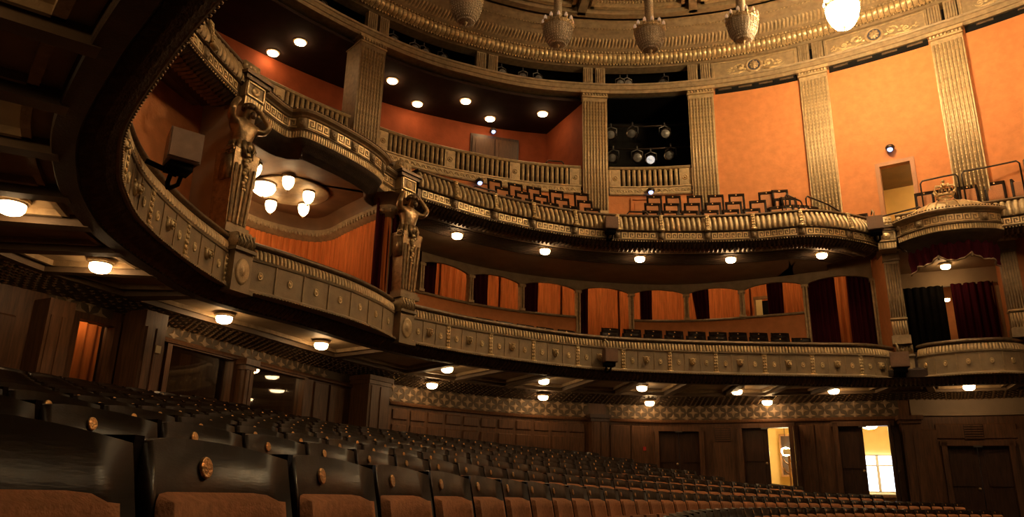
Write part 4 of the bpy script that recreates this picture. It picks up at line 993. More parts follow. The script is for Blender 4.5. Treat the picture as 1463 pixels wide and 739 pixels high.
sB0, sB1 = gs(-11.3), gs(5.45)
balustrade(sB0, sB1, [sB0+.2, sB0+(sB1-sB0)*.36, sB0+(sB1-sB0)*.68, sB1-.2], 'long slatted balustrade with wave scroll band before the red loggia')
balustrade(gs(7.75), gs(14.2), [gs(7.75)+.2, gs(14.2)-.2], 'short slatted balustrade below the dark spotlight bay')
balustrade(gs(-24), gs(-13.6), [gs(-24)+.2, gs(-19.3)], 'slatted balustrade left of the free-standing square pillar')
# loggia shell
lg = empty('wall_loggia', (G.X(gs(-3), -3.5, 10)), kind='structure')
sA, sZ = gs(-26), gs(5.9); ob = -2.9
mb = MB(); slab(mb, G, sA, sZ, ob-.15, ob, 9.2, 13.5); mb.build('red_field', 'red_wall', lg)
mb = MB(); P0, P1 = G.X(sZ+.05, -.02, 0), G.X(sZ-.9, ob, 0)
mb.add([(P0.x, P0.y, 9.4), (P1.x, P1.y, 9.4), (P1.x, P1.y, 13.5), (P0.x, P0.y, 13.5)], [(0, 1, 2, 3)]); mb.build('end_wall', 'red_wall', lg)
mb = MB(); slab(mb, G, sA, sZ+.3, ob, -.25, 10.1, 10.2); mb.build('loggia_floor', 'floor_carpet', lg)
mb = MB(); slab(mb, G, sA, sZ, ob, -.22, 13.5, 13.6); mb.build('loggia_ceiling', 'ceiling_black', lg)
dF = G.F(gs(.1), ob+.05, 10.9); d = empty('door_8', dF, kind='structure')
mb = MB(); mb.box((0, 0, 1.1), (1.9, .08, 2.2)); mb.build('door_frame', 'wood_dark', d, local=True)
for sx in (-1, 1):
    mb = MB(); mb.box((sx*.45, -.05, 1.05), (.86, .05, 2.05)); lf = mb.build('door_leaf', 'wood', d, local=True)
    for z in (.55, 1.55):
        mb = MB(); mb.box((sx*.45, -.085, z), (.6, .03, .8)); mb.build('door_panel', 'wood', lf, local=True)
def dome(F, label):
    r = empty('dome_light', F, label, 'light', 'blue dome lights')
    mb = MB(); mb.lathe([(0, .0), (.09, 0), (.13, .05), (.14, .1), (.1, .16), (0, .18)], 14); mb.build('hood', 'rail_metal', r, True, local=True)
    mb = MB(); mb.ball((0, -.04, .02), .085, n=10, k=6); mb.build('blue_lens', 'blue_glow', r, True, local=True)
dome(dF @ Matrix.Translation((-.1, -.12, 2.32)), 'small blue light over the loggia double door')
for az, z, lb in ((-2.9, GZB-.1, 'small blue dome light under the long balustrade'), (11.0, GZB+.02, 'small blue dome light under the short balustrade'), (28.6, 10.28, 'small dome light over the lit gallery doorway')):
    dome(G.F(gs(az), .14, z), lb)
for i_, (az, el) in enumerate(((-20.1, 30.46), (-18.1, 31.54), (-10.4, 29.86), (-8.2, 28.40), (-4.2, 28.86), (-2.1, 27.67), (2.3, 28.11))):
    rr = 13.42/math.tan(R_(el)); lamp(rr*math.sin(R_(az)), rr*math.cos(R_(az)), 13.49, ['recessed loggia lamp deep behind the royal box canopy', 'recessed loggia lamp close to the entablature left of the square pillar', 'recessed lamp just right of the square pillar near the entablature', 'recessed lamp by the red wall right of the square pillar', 'recessed lamp near the entablature in the middle of the red loggia', 'recessed loggia lamp just before the double door', 'recessed lamp in the loggia corner by the beaded pilaster'][i_], 'loggia ceiling lamps', (1.15, 1.15, .55))
# seats' dark backs peeking over the balustrade are added with the seats below
# spotlight bay behind the short balustrade
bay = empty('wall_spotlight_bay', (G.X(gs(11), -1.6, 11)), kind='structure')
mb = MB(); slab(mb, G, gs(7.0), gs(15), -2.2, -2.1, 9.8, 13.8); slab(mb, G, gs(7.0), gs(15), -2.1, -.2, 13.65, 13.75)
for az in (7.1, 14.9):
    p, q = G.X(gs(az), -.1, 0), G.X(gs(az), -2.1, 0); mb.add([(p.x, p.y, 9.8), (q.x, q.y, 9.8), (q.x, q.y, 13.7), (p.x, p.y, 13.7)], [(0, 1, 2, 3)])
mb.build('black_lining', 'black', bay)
for z in (10.75, 11.7, 12.6):
    mb = MB(); mb.tube([G.X(gs(7.2), -.9, z+.3), G.X(gs(11), -.9, z+.3), G.X(gs(14.8), -.9, z+.3)], .03, 6); mb.build('rigging_pipe', 'rail_metal', bay, True)
def spot_meshes():
    b = MB(); M = Matrix.Rotation(math.pi/2, 4, 'X'); b.lathe([(0, -.25), (.1, -.25), (.13, -.15), (.14, .1), (.16, .2), (.15, .2), (.13, .16)], 12, M)
    l = MB(); l.lathe([(0, .185), (.08, .18), (.13, .16)], 12, M)
    y = MB(); y.tube([(-.17, 0, 0), (-.17, 0, .22), (0, 0, .3), (.17, 0, .22), (.17, 0, 0)], .018, 5); y.tube([(0, 0, .3), (0, 0, .42)], .025, 5)
    return b.mesh('can', 'rail_metal', True), l.mesh('lens', 'lens', True), y.mesh('yoke', 'steel', True)
CAN, LENS, YOKE = spot_meshes()
LENSB = LENS.copy(); LENSB.materials[0] = MATS['lens_bright']
def spot(F, label, group, bright=False, yaw=0, k=1.):
    M = F @ Matrix.Rotation(R_(yaw), 4, 'Z') @ Matrix.Diagonal((k, k, k, 1)); r = empty('spotlight', M, label, 'spotlight', group)
    for nm, me, rot in (('can', CAN, 14), ('lens', LENSB if bright else LENS, 14), ('yoke', YOKE, 0)):
        o = bpy.data.objects.new(nm, me); COL.objects.link(o); o.parent = r; o.matrix_basis = Matrix.Rotation(R_(rot), 4, 'X')
for i_, (az, z, br) in enumerate(((8.2, 12.75, 0), (9.9, 12.8, 0), (12.4, 12.75, 0), (8.35, 11.85, 0), (10.2, 11.85, 0), (11.25, 11.75, 1), (12.8, 11.9, 0), (8.4, 10.95, 0), (10.0, 11.0, 0), (11.8, 10.95, 0), (13.2, 10.95, 0))):
    spot(G.F(gs(az), -.8, z-.35+.1), 'bright-lensed stage spotlight in the middle of the dark spotlight bay' if br else 'unlit bay spotlight, %s row, %s from the loggia pilaster' % (('top', 'top', 'top', 'middle', 'middle', 'middle', 'middle', 'bottom', 'bottom', 'bottom', 'bottom')[i_], ORD[(0, 1, 2, 0, 1, 2, 3, 0, 1, 2, 3)[i_]]), None if br else 'spotlights in the bay', br, random.uniform(-25, 25), 1.15)

# gallery doorway with light behind
d = empty('door_7', G.F(gs(28.7), 0, 8.2), kind='structure'); s0, s1 = gs(27.65), gs(29.75)
mb = MB()
for a, b, z0, z1 in ((s0-.1, s0+.02, 7.5, 9.95), (s1-.02, s1+.1, 7.5, 9.95), (s0-.1, s1+.1, 9.85, 9.97)): slab(mb, G, a, b, -.2, .05, z0, z1)
mb.build('door_frame', 'door_orange', d)
mb = MB(); sweep(mb, G, s0-.4, s1+.8, [(-.25, 7.6), (-2.2, 7.6), (-2.2, 10.0)]); 
for t in (s0-.4, s1+.8): mb.add([G.X(t, -.2, 7.6), G.X(t, -2.2, 7.6), G.X(t, -2.2, 10), G.X(t, -.2, 10)], [(0, 1, 2, 3)])
mb.build('passage_wall', 'cream_foyer', d)
mb = MB(); sweep(mb, G, s0-.4, s1+.8, [(-.22, 9.92), (-2.2, 9.92)]); mb.build('passage_ceiling', 'soffit', d)
q = G.X(s1+.45, -.9, 9.88); foyer_bowl(lamp(q.x, q.y, q.z, 'lamp in the passage behind the gallery doorway', None, .8))

# ------------------------------------------------------------------ entablature, attic, cornice, ceiling
en = empty('entablature', (G.P(gs(8)).x, G.P(gs(8)).y, GZT), 'gilt entablature with attic openings and reeded cornice round the hall', 'entablature')
mb = MB(); sweep(mb, G, 1, G.len, [(-.35, GZT), (.10, GZT), (.10, GZT+.12), (.14, GZT+.13), (.14, GZT+.27), (.18, GZT+.29), (.2, GZT+.34), (.12, GZT+.36), (-.35, GZT+.36)]); mb.build('architrave', 'gold_dull', en)
ZA = GZT+.36; ZC = 14.72
posts = [-22.5, -12.0, -2.55, 6.62, 15.3, 23.95, 33.2]
for az in posts:
    s = gs(az)
    for dx in (-.22, .22):
        mb = MB(); F = G.F(s+dx, .05, 0); mb.box((0, .08, (ZA+ZC)/2), (.34, .22, ZC-ZA), F)
        for i in range(4): mb.tube([F @ Vector((-.11+i*.073, -.04, ZA+.06)), F @ Vector((-.11+i*.073, -.04, ZC-.06))], .024, 5)
        mb.build('attic_pilaster', 'gold_dull', en)
mb = MB(); slab(mb, G, 1, gs(15.3), -1.6, -1.5, ZA-.2, ZC+.3); slab(mb, G, 1, gs(15.3), -1.5, -.3, ZC+.1, ZC+.2); mb.build('attic_lining', 'black', en)
# attic spotlights
for i_, (az, yaw) in enumerate(((-19.2, 10), (-17.4, 0), (-16.4, 15), (-10.2, -10), (-8.4, -10), (-7.6, 10), (-6.1, 15), (-1.0, 0), (.8, -12), (2.0, 12), (8.9, 0), (9.5, 10), (12.5, -30))):
    spot(G.F(gs(az), -.35, ZA+.26), 'small attic spotlight, %s from the first lion medallion panel' % ORD[12-i_], 'attic spotlights', False, yaw, .95)
# frieze panels with foliage and medallions
MED = MB(); Rx = Matrix.Rotation(math.pi/2, 4, 'X'); MED.lathe([(.2, .0), (.2, .04), (.25, .05), (.28, .03), (.29, 0)], 24, Rx); me_mr = MED.mesh('medallion_ring', 'gold', True)
MED = MB(); MED.lathe([(0, .02), (.2, .02)], 24, Rx); me_md = MED.mesh('medallion_ground', 'medallion_blue', True)
MED = MB(); MED.ball((0, -.03, 0), .13, sq=(1, .5, 1.1)); [MED.ball((.11*math.cos(a*.8), -.03, .12*math.sin(a*.8)), .05, n=6, k=4) for a in range(8)]; MED.ball((0, -.09, -.01), .035, sq=(.8, 1, 1.5)); me_mh = MED.mesh('lion_head', 'gold', True)
FO = MB()
for (cx, cz, r0, dirn) in ((.45, .0, .16, 1), (.82, -.06, .13, -1), (1.08, -.1, .08, 1)):
    FO.tube([(cx+r0*(1-i/15)*math.cos(dirn*i*.6), 0, cz+r0*(1-i/15)*math.sin(dirn*i*.6)) for i in range(13)], .03, 6)
for i in range(14):
    u = .3+i*.07; FO.ball((u, -.01, -.17+.16*math.sin(i*1.3)+.08*(1-i/14)), .06-.002*i, n=6, k=4, sq=(1.3, .6, .8))
FO.tube([(.28, 0, -.18), (.6, 0, -.2), (1.0, 0, -.22), (1.25, 0, -.2)], [.03, .03, .02, .01], 6); me_fo = FO.mesh('foliage_scroll', 'gold_bright', True)
for a, b in ((15.3, 23.95), (23.95, 33.2), (33.2, 41.5)):
    s0, s1 = gs(a)+.42, (gs(b) if b < 40 else gs(33.2)+3.7)-.42; c = (s0+s1)/2; zc = (ZA+ZC)/2
    mb = MB(); slab(mb, G, s0, s1, -.3, .02, ZA, ZC); fp = mb.build('frieze_panel', 'gold_dull', en)
    mb = MB()
    for x0, x1, z0, z1 in ((s0+.06, s1-.06, ZA+.04, ZA+.07), (s0+.06, s1-.06, ZC-.07, ZC-.04), (s0+.06, s0+.1, ZA+.04, ZC-.04), (s1-.1, s1-.06, ZA+.04, ZC-.04)): slab(mb, G, x0, x1, .02, .045, z0, z1)
    mb.build('panel_moulding', 'gold', fp)
    F = G.F(c, .03, zc)
    place('medallion_ring', me_mr, F, fp); place('medallion_ground', me_md, F, fp); place('lion_head', me_mh, F, fp)
    k = (s1-s0)/2/1.35
    place('foliage_scroll', me_fo, F @ Matrix.Diagonal((k, 1, 1, 1)), fp); place('foliage_scroll', me_fo, F @ Matrix.Diagonal((-k, 1, 1, 1)), fp)
# cornice: reeded torus between bead strings, leaf cove and coffered ceiling
mb = MB(); sweep(mb, G, 1, G.len, [(-.3, ZC), (.12, ZC), (.2, ZC+.05), (.26, ZC+.05)]); mb.build('bed_moulding', 'gold_dull', en)
tor = [(.24, ZC+.06), (.38, ZC+.08), (.48, ZC+.16), (.50, ZC+.25), (.46, ZC+.34), (.36, ZC+.38)]
mb = MB(); sweep(mb, G, 1, G.len, [(o-.04, z) for o, z in tor]); mb.build('torus_core', 'bronze', en, True)
mb = MB(); ribs(mb, G, 1, G.len, .17, tor, .03, .9); mb.build('torus_reeds', 'gold_bright', en, True, kind='stuff')
mb = MB(); n = int((G.len-1)/.11)
for i in range(n):
    mb.ball(G.X(1+(i+.5)*.11, .27, ZC+.035), .04, n=5, k=3); mb.ball(G.X(1+(i+.5)*.11, .45, ZC+.42), .04, n=5, k=3)
mb.build('bead_strings', 'gold', en, True, kind='stuff')
CE = 15.75
mb = MB(); sweep(mb, G, 1, G.len, [(.36, ZC+.38), (.5, ZC+.44), (.6, ZC+.46), (.72, ZC+.62), (.98, ZC+.72), (1.02, ZC+.78), (1.1, ZC+.78), (1.14, ZC+.84), (1.3, ZC+.86), (1.36, ZC+.95), (1.5, CE-.02), (1.6, CE-.02)]); mb.build('leaf_cove', 'gold_dull', en, True)
mb = MB(); n = int((G.len-1)/.13)
for i in range(n):
    c = 1+(i+.5)*.13
    mb.add([G.X(c-.05, .61, ZC+.465), G.X(c+.03, .61, ZC+.465), G.X(c+.09, .84, ZC+.665), G.X(c+.02, .92, ZC+.70), G.X(c+.02, .74, ZC+.545)], [(0, 1, 4), (1, 2, 4), (2, 3, 4), (3, 0, 4)])
    mb.ball(G.X(c, .70, ZC+.575), .03, n=4, k=2)
for i in range(int((G.len-1)/.12)): mb.ball(G.X(1+(i+.5)*.12, 1.22, ZC+.85), .035, n=5, k=3)
mb.build('leaf_ornament', 'gold', en, kind='stuff')
cg = empty('ceiling', (4, 14, CE), kind='structure')
mb = MB(); CC = Vector((4.0, 11.0)); ss = steps(1, G.len, .5); vs = []; fs = []
for t in ss:
    p = G.X(t, 1.5, CE+.28); vs += [p, (p.x*.45+CC.x*.55, p.y*.45+CC.y*.55, CE+.28), (CC.x, CC.y, CE+.28)]
for i in range(len(ss)-1): fs += [(i*3, i*3+3, i*3+4, i*3+1), (i*3+1, i*3+4, i*3+5, i*3+2)]
mb.add(vs, fs); mb.build('ceiling_field', 'gold_dull', cg)
mb = MB(); slab(mb, G, 1, G.len, 1.5, 1.85, CE-.02, CE+.28); mb.build('ring_beam', 'gold_dull', cg)
mb = MB(); slab(mb, G, 1, G.len, 4.0, 4.4, CE-.02, CE+.28); mb.build('ring_beam', 'gold_dull', cg)
ch_az = [-4.5, 3.6, 11.5, 19.0, 26.6]
ch_pts = [(-1.43, 18.17), (1.19, 19.2), (3.91, 19.35), (6.45, 18.75), (8.98, 17.94)]
gsn = [G.near(p) for p in ch_pts]
cb = [gsn[0]-(gsn[1]-gsn[0])*1.5, gsn[0]-(gsn[1]-gsn[0])*.5]+[(a+b)/2 for a, b in zip(gsn, gsn[1:])]+[gsn[-1]+(gsn[-1]-gsn[-2])*.5, gsn[-1]+(gsn[-1]-gsn[-2])*1.5]
for t in cb:
    mb = MB(); slab(mb, G, t-.16, t+.16, 1.7, 4.2, CE-.02, CE+.28); mb.build('ceiling_beam', 'gold_dull', cg)
for a, b in zip(cb, cb[1:]):
    a2, b2 = a+.3, b-.3; mb = MB()
    for x0, x1, o0, o1 in ((a2, b2, 1.95, 2.1), (a2, b2, 3.6, 3.75), (a2, a2+.14, 1.95, 3.75), (b2-.14, b2, 1.95, 3.75)): slab(mb, G, x0, x1, o0, o1, CE+.08, CE+.28)
    for t in steps(a2, b2, .13):
        for o_ in (2.2, 3.5): mb.ball(G.X(t, o_, CE+.22), .06, n=5, k=3)
    mb.build('coffer_frame', 'gold', cg)
    mb = MB(); slab(mb, G, a2+.5, b2-.5, 2.45, 3.25, CE+.2, CE+.28); mb.build('coffer_panel', 'gold_dull', cg)

# chandeliers
def chand_meshes(lit):
    st = MB(); st.lathe([(.13, 0), (.13, 2.9), (.2, 3.0), (.25, 3.05)], 12, rib=.06)
    bowl = MB(); bowl.lathe([(.41, .0), (.42, -.08), (.40, -.25), (.35, -.42), (.26, -.55), (.14, -.62), (0, -.64)], 24, rib=.012)
    rim = MB(); rim.lathe([(.41, -.05), (.45, -.03), (.46, .02), (.44, .06), (.40, .05), (.36, .02), (.1, .05)], 24)
    for i in range(24): a = i*math.pi/12; rim.ball((.455*math.cos(a), .455*math.sin(a), .0), .028, n=5, k=3)
    fin = MB(); fin.lathe([(.0, -.74), (.03, -.70), (.05, -.66), (.07, -.62)], 8)
    fl = MB(); fl.lathe([(.02, 0), (.045, .05), (.05, .1), (.03, .16), (0, .2)], 8)
    cup = MB(); cup.lathe([(.0, -.04), (.05, -.02), (.055, .03), (.03, .02)], 8)
    cry = MB()
    for i in range(30):
        a = i*math.pi/15
        for j in range(9):
            v = j/8; r = .43*math.cos(v*1.25)**.55; cry.ball((r*math.cos(a), r*math.sin(a), -.05-.56*v), .017, n=4, k=2, sq=(1, 1, 2.2))
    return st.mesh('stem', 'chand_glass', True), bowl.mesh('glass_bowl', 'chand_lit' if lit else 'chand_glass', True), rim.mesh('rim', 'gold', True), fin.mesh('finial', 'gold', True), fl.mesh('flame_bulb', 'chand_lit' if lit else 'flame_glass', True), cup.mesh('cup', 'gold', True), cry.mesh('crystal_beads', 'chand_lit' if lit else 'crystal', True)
CHM = chand_meshes(False); CHL = chand_meshes(True); CHS = chand_meshes(True)
for me in CHS:
    if me.materials[0].name == 'chand_lit': me.materials[0] = MATS['chand_fill']
def chandelier(x, y, zb, lit, label, group, ms=None):
    M = Matrix.Translation((x, y, zb+.74)); r = empty('chandelier', M, label, 'chandelier', group); ms = ms or (CHL if lit else CHM)
    for nm, me in zip(('stem', 'glass_bowl', 'rim', 'finial'), ms[:4]): place(nm, me, M, r)
    o = place('crystal_beads', ms[6], M, r); o['kind'] = 'stuff'
    for i in range(12):
        a = i*math.pi/6; Mb = M @ Matrix.Translation((.43*math.cos(a), .43*math.sin(a), .07)); f_ = place('flame_bulb', ms[4], Mb, r); place('cup', ms[5], Mb, f_)
for i, (x, y) in enumerate(ch_pts):
    lit = i == 4
    chandelier(x, y, 12.4, lit, 'blazing lit crystal chandelier before the orange gallery wall' if lit else 'unlit crystal bowl chandelier, %s away from the blazing one' % ORD[3-i], None if lit else 'unlit chandeliers')

# added unseen chandeliers on the stage side give the balcony fronts frontal light
for i_, (x, y) in enumerate(((10.9, 15.7), (11.7, 12.9), (11.3, 10.0), (9.6, 7.4), (7.2, 5.2), (4.2, 4.1), (1.4, 4.6))):
    chandelier(x, y, 12.4, True, 'added unseen lit chandelier, %s round the ceiling ring beyond the blazing one' % ORD[i_], 'added lit chandeliers on the stage side', CHS)

# ------------------------------------------------------------------ doors of the stalls and foyer rooms
def door(n, a, b, z1, leaves, foyer=None):
    s0, s1 = bs(a), bs(b); p = B.P((s0+s1)/2); z0 = min(fz(p), .2)
    F = B.F((s0+s1)/2, 0, z0); w = s1-s0; H = z1-z0
    d = empty('door_%d' % n, F, kind='structure')
    mb = MB()
    for x in (-w/2+.05, w/2-.05): mb.box((x, -.02, H/2), (.14, .3, H+.1))
    mb.box((0, -.02, H-.0), (w+.1, .3, .14)); mb.build('door_frame', 'wood', d, local=True)
    mb = MB(); mb.box((0, -.16, H-.09), (.22, .03, .05)); mb.build('door_closer', 'steel', d, local=True)
    for x0, x1, open_ in leaves:
        lw = (x1-x0)*w; cx = (x0+x1)/2*w-w/2
        Lm = Matrix.Identity(4)
        if open_: Lm = Matrix.Translation((x1*w-w/2, .1, 0)) @ Matrix.Rotation(R_(open_), 4, 'Z') @ Matrix.Translation((-(x1*w-w/2), 0, 0))
        mb = MB(); mb.box((cx, .02, H/2-.03), (lw-.02, .06, H-.08), Lm); lf = mb.build('door_leaf', 'wood_dark', d, local=True)
        for zc, hh in ((H*.25, H*.32), (H*.68, H*.40)):
            mb = MB(); mb.box((cx, -.02, zc), (lw*.66, .04, hh), Lm); mb.build('door_panel', 'wood_dark', lf, local=True)
        mb = MB(); mb.ball((cx+lw*.4, -.05, H*.45), .04, Lm, n=8, k=5); mb.build('door_knob', 'gold', lf, True, local=True)
    return F, w, H, z0
door(1, 10.7, 14.04, 2.18, ((.0, .5, 0), (.5, 1., 0)))
F2, w2_, H2, zz2 = door(2, 16.55, 20.2, 2.27, ((.0, .54, 0), (.54, 1., 100)))
F3, w3_, H3, zz3 = door(3, 22.8, 26.4, 2.27, ((.0, .5, 0), (.5, 1., 84)))
door(4, 29.15, 33.0, 1.70, ((.0, .5, 0), (.5, 1., 0)))
def foyer(n, F, x0, x1, H, depth):
    r = empty('wall_foyer_%d' % n, F, kind='structure'); cx = (x0+x1)/2; W_ = x1-x0
    mb = MB(); mb.box((x0, depth/2+.3, H/2+.2), (.08, depth, H+.8)); mb.box((x1, depth/2+.3, H/2+.2), (.08, depth, H+.8)); mb.box((cx, depth+.3, H/2+.2), (W_, .08, H+.8)); mb.build('plaster', 'cream_foyer', r, local=True)
    mb = MB(); mb.box((cx, depth/2+.3, H+(.55 if n == 2 else .26)), (W_, depth, .08)); mb.build('foyer_ceiling', 'cream', r, local=True)
    return r
f2 = foyer(2, F2, -.9, 2.4, H2, 3.4)
f3 = foyer(3, F3, -.9, 2.0, H3, 3.0)
# first foyer: hanging lantern, dark picture niche, glazed strip
M = F2 @ Matrix.Translation((.28, 2.0, H2-.55)); r = empty('hanging_lantern', M, 'glowing globe lantern hanging in the foyer behind the narrow open door', 'lamp')
mb = MB(); mb.tube([(0, 0, .0), (0, 0, .95)], .012, 5); mb.build('rod', 'rail_metal', r, local=True)
mb = MB(); mb.lathe([(0, -.26), (.1, -.24), (.15, -.14), (.13, -.02), (.04, .02), (0, .02)], 14); mb.build('globe', 'foyer_lamp_glass', r, True, local=True)
M = F2 @ Matrix.Translation((.22, 3.25, 1.35)); r = empty('wall_mirror', M, 'dark tall framed mirror on the foyer wall behind the lantern', 'mirror')
mb = MB(); mb.box((0, 0, 0), (.5, .05, 1.3)); mb.build('glass', 'wood_dark', r, local=True)
mb = MB()
for x in (-.27, .27): mb.box((x, -.03, 0), (.06, .06, 1.4))
for z in (-.68, .68): mb.box((0, -.03, z), (.6, .06, .06))
mb.build('frame', 'trim_gold_wood', r, local=True)
M = F2 @ Matrix.Translation((.42, 1.6, -.05)); r = empty('display_stand', M, 'pale branching stand on the foyer floor behind the narrow open door', 'stand')
mb = MB(); mb.tube([(0, 0, 0), (0, 0, 1.3)], .04, 6); mb.build('post', 'trim_gold_wood', r, local=True)
for sx, z in ((-1, .7), (1, .85), (-1, 1.0), (1, 1.1)):
    mb = MB(); mb.tube([(0, 0, z), (sx*.14, 0, z+.1), (sx*.2, 0, z+.22)], .025, 5); mb.build('branch', 'trim_gold_wood', r, local=True)
mb = MB(); mb.box((0, 0, 1.42), (.34, .2, .18)); mb.build('tray', 'cream', r, local=True)
M = F3 @ Matrix.Translation((.2, 1.1, H3+.22)); e_ = lamp(M.translation.x, M.translation.y, M.translation.z, 'bright ceiling lamp in the foyer behind the wider open door', None, 1.5); foyer_bowl(e_)
M = F2 @ Matrix.Translation((1.1, 1.2, H2+.5)); e_ = lamp(M.translation.x, M.translation.y, M.translation.z, 'ceiling lamp in the foyer of the hanging lantern', None, 1.2); foyer_bowl(e_)
wn = empty('window_4', F3 @ Matrix.Translation((.3, 3.2, 1.15)), kind='structure')
mb = MB(); mb.box((0, 0, 0), (1.05, .03, 1.15)); mb.build('pane', 'daylight', wn, local=True)
for x in (-.52, 0, .52):
    mb = MB(); mb.box((x, -.04, 0), (.09, .05, 1.2)); mb.build('mullion', 'white_paint', wn, local=True)
for z in (-.58, .25, .58):
    mb = MB(); mb.box((0, -.04, z), (1.1, .05, .05)); mb.build('glazing_bar', 'white_paint', wn, local=True)
mb = MB(); mb.box((0, -.1, -.7), (1.3, .2, .08)); mb.build('window_sill', 'wood', wn, local=True)
mb = MB(); mb.box((0, -.02, -1.1), (1.6, .06, .75)); mb.build('radiator_panel', 'wood', wn, local=True)
# glowing strip imitates light through the door ajar, behind the broad pier
M = B.F(bs(-10.05), .35, 1.0); r = empty('door_5', M, kind='structure')
mb = MB(); mb.box((0, 0, .75), (.5, .06, 1.5)); mb.build('door_leaf', 'wood_dark', r, local=True)
mb = MB(); mb.box((.05, -.05, .85), (.09, .03, 1.1)); mb.build('light_strip', 'slit_glow', r, local=True) if 'slit_glow' in MATS else mb.build('light_strip', mat('slit_glow', (.9, .75, .25), .5, 0, 0, 2, emit=.55).name, r, local=True)
# orange drape in the small left window
q0, q1 = B.X(w1-.05, -.7, 0), B.X(w1+.75, -.7, 0)
curtain('orange_drape', q0, q1, 1.5, 2.8, 'drape_orange', 4, .03, label='orange drape lit inside the small window between wooden piers', cat='drape')
q = B.X(w1+.2, -.42, 0); lamp(q.x, q.y, 2.98, 'hidden lamp over the orange drape in the small window', None, .7)

# ------------------------------------------------------------------ loudspeakers
def speaker(M, w, h, dpt, label, m='speaker', strap=True):
    r = empty('loudspeaker', M, label, 'loudspeaker')
    mb = MB(); mb.add([(-w/2, -dpt/2, 0), (w/2, -dpt/2, 0), (w*.36, dpt/2, 0), (-w*.36, dpt/2, 0), (-w/2, -dpt/2, h), (w/2, -dpt/2, h), (w*.36, dpt/2, h), (-w*.36, dpt/2, h)], [(3, 2, 1, 0), (4, 5, 6, 7), (0, 1, 5, 4), (1, 2, 6, 5), (2, 3, 7, 6), (3, 0, 4, 7)]); mb.build('cabinet', m, r, local=True)
    mb = MB(); mb.box((0, -dpt/2-.012, h/2), (w*.92, .02, h*.92)); mb.build('grille', m, r, local=True)
    mb = MB(); mb.box((0, .0, -.06), (w*.7, dpt*.7, .1)); mb.tube([(-.05, dpt*.2, -.08), (-.05, dpt*.5, -.2), (0, dpt*.9, -.22)], .03, 6); mb.tube([(.08, dpt*.2, -.08), (.08, dpt*.5, -.2), (0.02, dpt*.9, -.22)], .03, 6); mb.build('bracket', 'black', r, True, local=True)
    if strap:
        mb = MB(); mb.tube([(0, .1, h), (0, .05, h+.18), (-.03, .2, h+.3), (-.06, .42, h+.26)], .025, 6); mb.build('cable', 'strap', r, True, local=True)
for ring, az, z, lb in ((L3, 7.25, Z0+.18, 'loudspeaker strapped to the middle of the long lower balcony front'), (U3, 7.6, ZU+.2, 'loudspeaker fixed to the middle of the long upper balcony front')):
    speaker(ring.F(ring.b(az), .24, z), .38, .36, .32, lb, strap=ring is L3)
speaker(Matrix.Translation((10.72, 20.72, Z0+.28)) @ Matrix.Rotation(angB, 4, 'Z'), .48, .42, .4, 'loudspeaker on the lower balcony beside the side box pier')
speaker(Matrix.Translation((10.28, 20.22, ZU+.30)) @ Matrix.Rotation(angB, 4, 'Z'), .42, .40, .36, 'loudspeaker on the upper balcony beside the rosette block')
sp = Vector((math.sin(R_(-25.6)), math.cos(R_(-25.6)), 0))*10.15
speaker(Matrix.Translation((sp.x, sp.y, 4.05)) @ Matrix.Rotation(R_(40), 4, 'Z'), .42, .42, .40, 'pale loudspeaker on an arm before the orange recess beside the flank wall', 'speaker_pale', False)
mb = MB(); q = L1.X(L1.near((-4.75, 8.9)), .05, 4.0); mb.tube([q, (sp.x, sp.y, 3.9)], .035, 6); o = mb.build('speaker_arm', 'black', None, True, 'black arm reaching from the balcony rail to the pale loudspeaker', 'bracket')

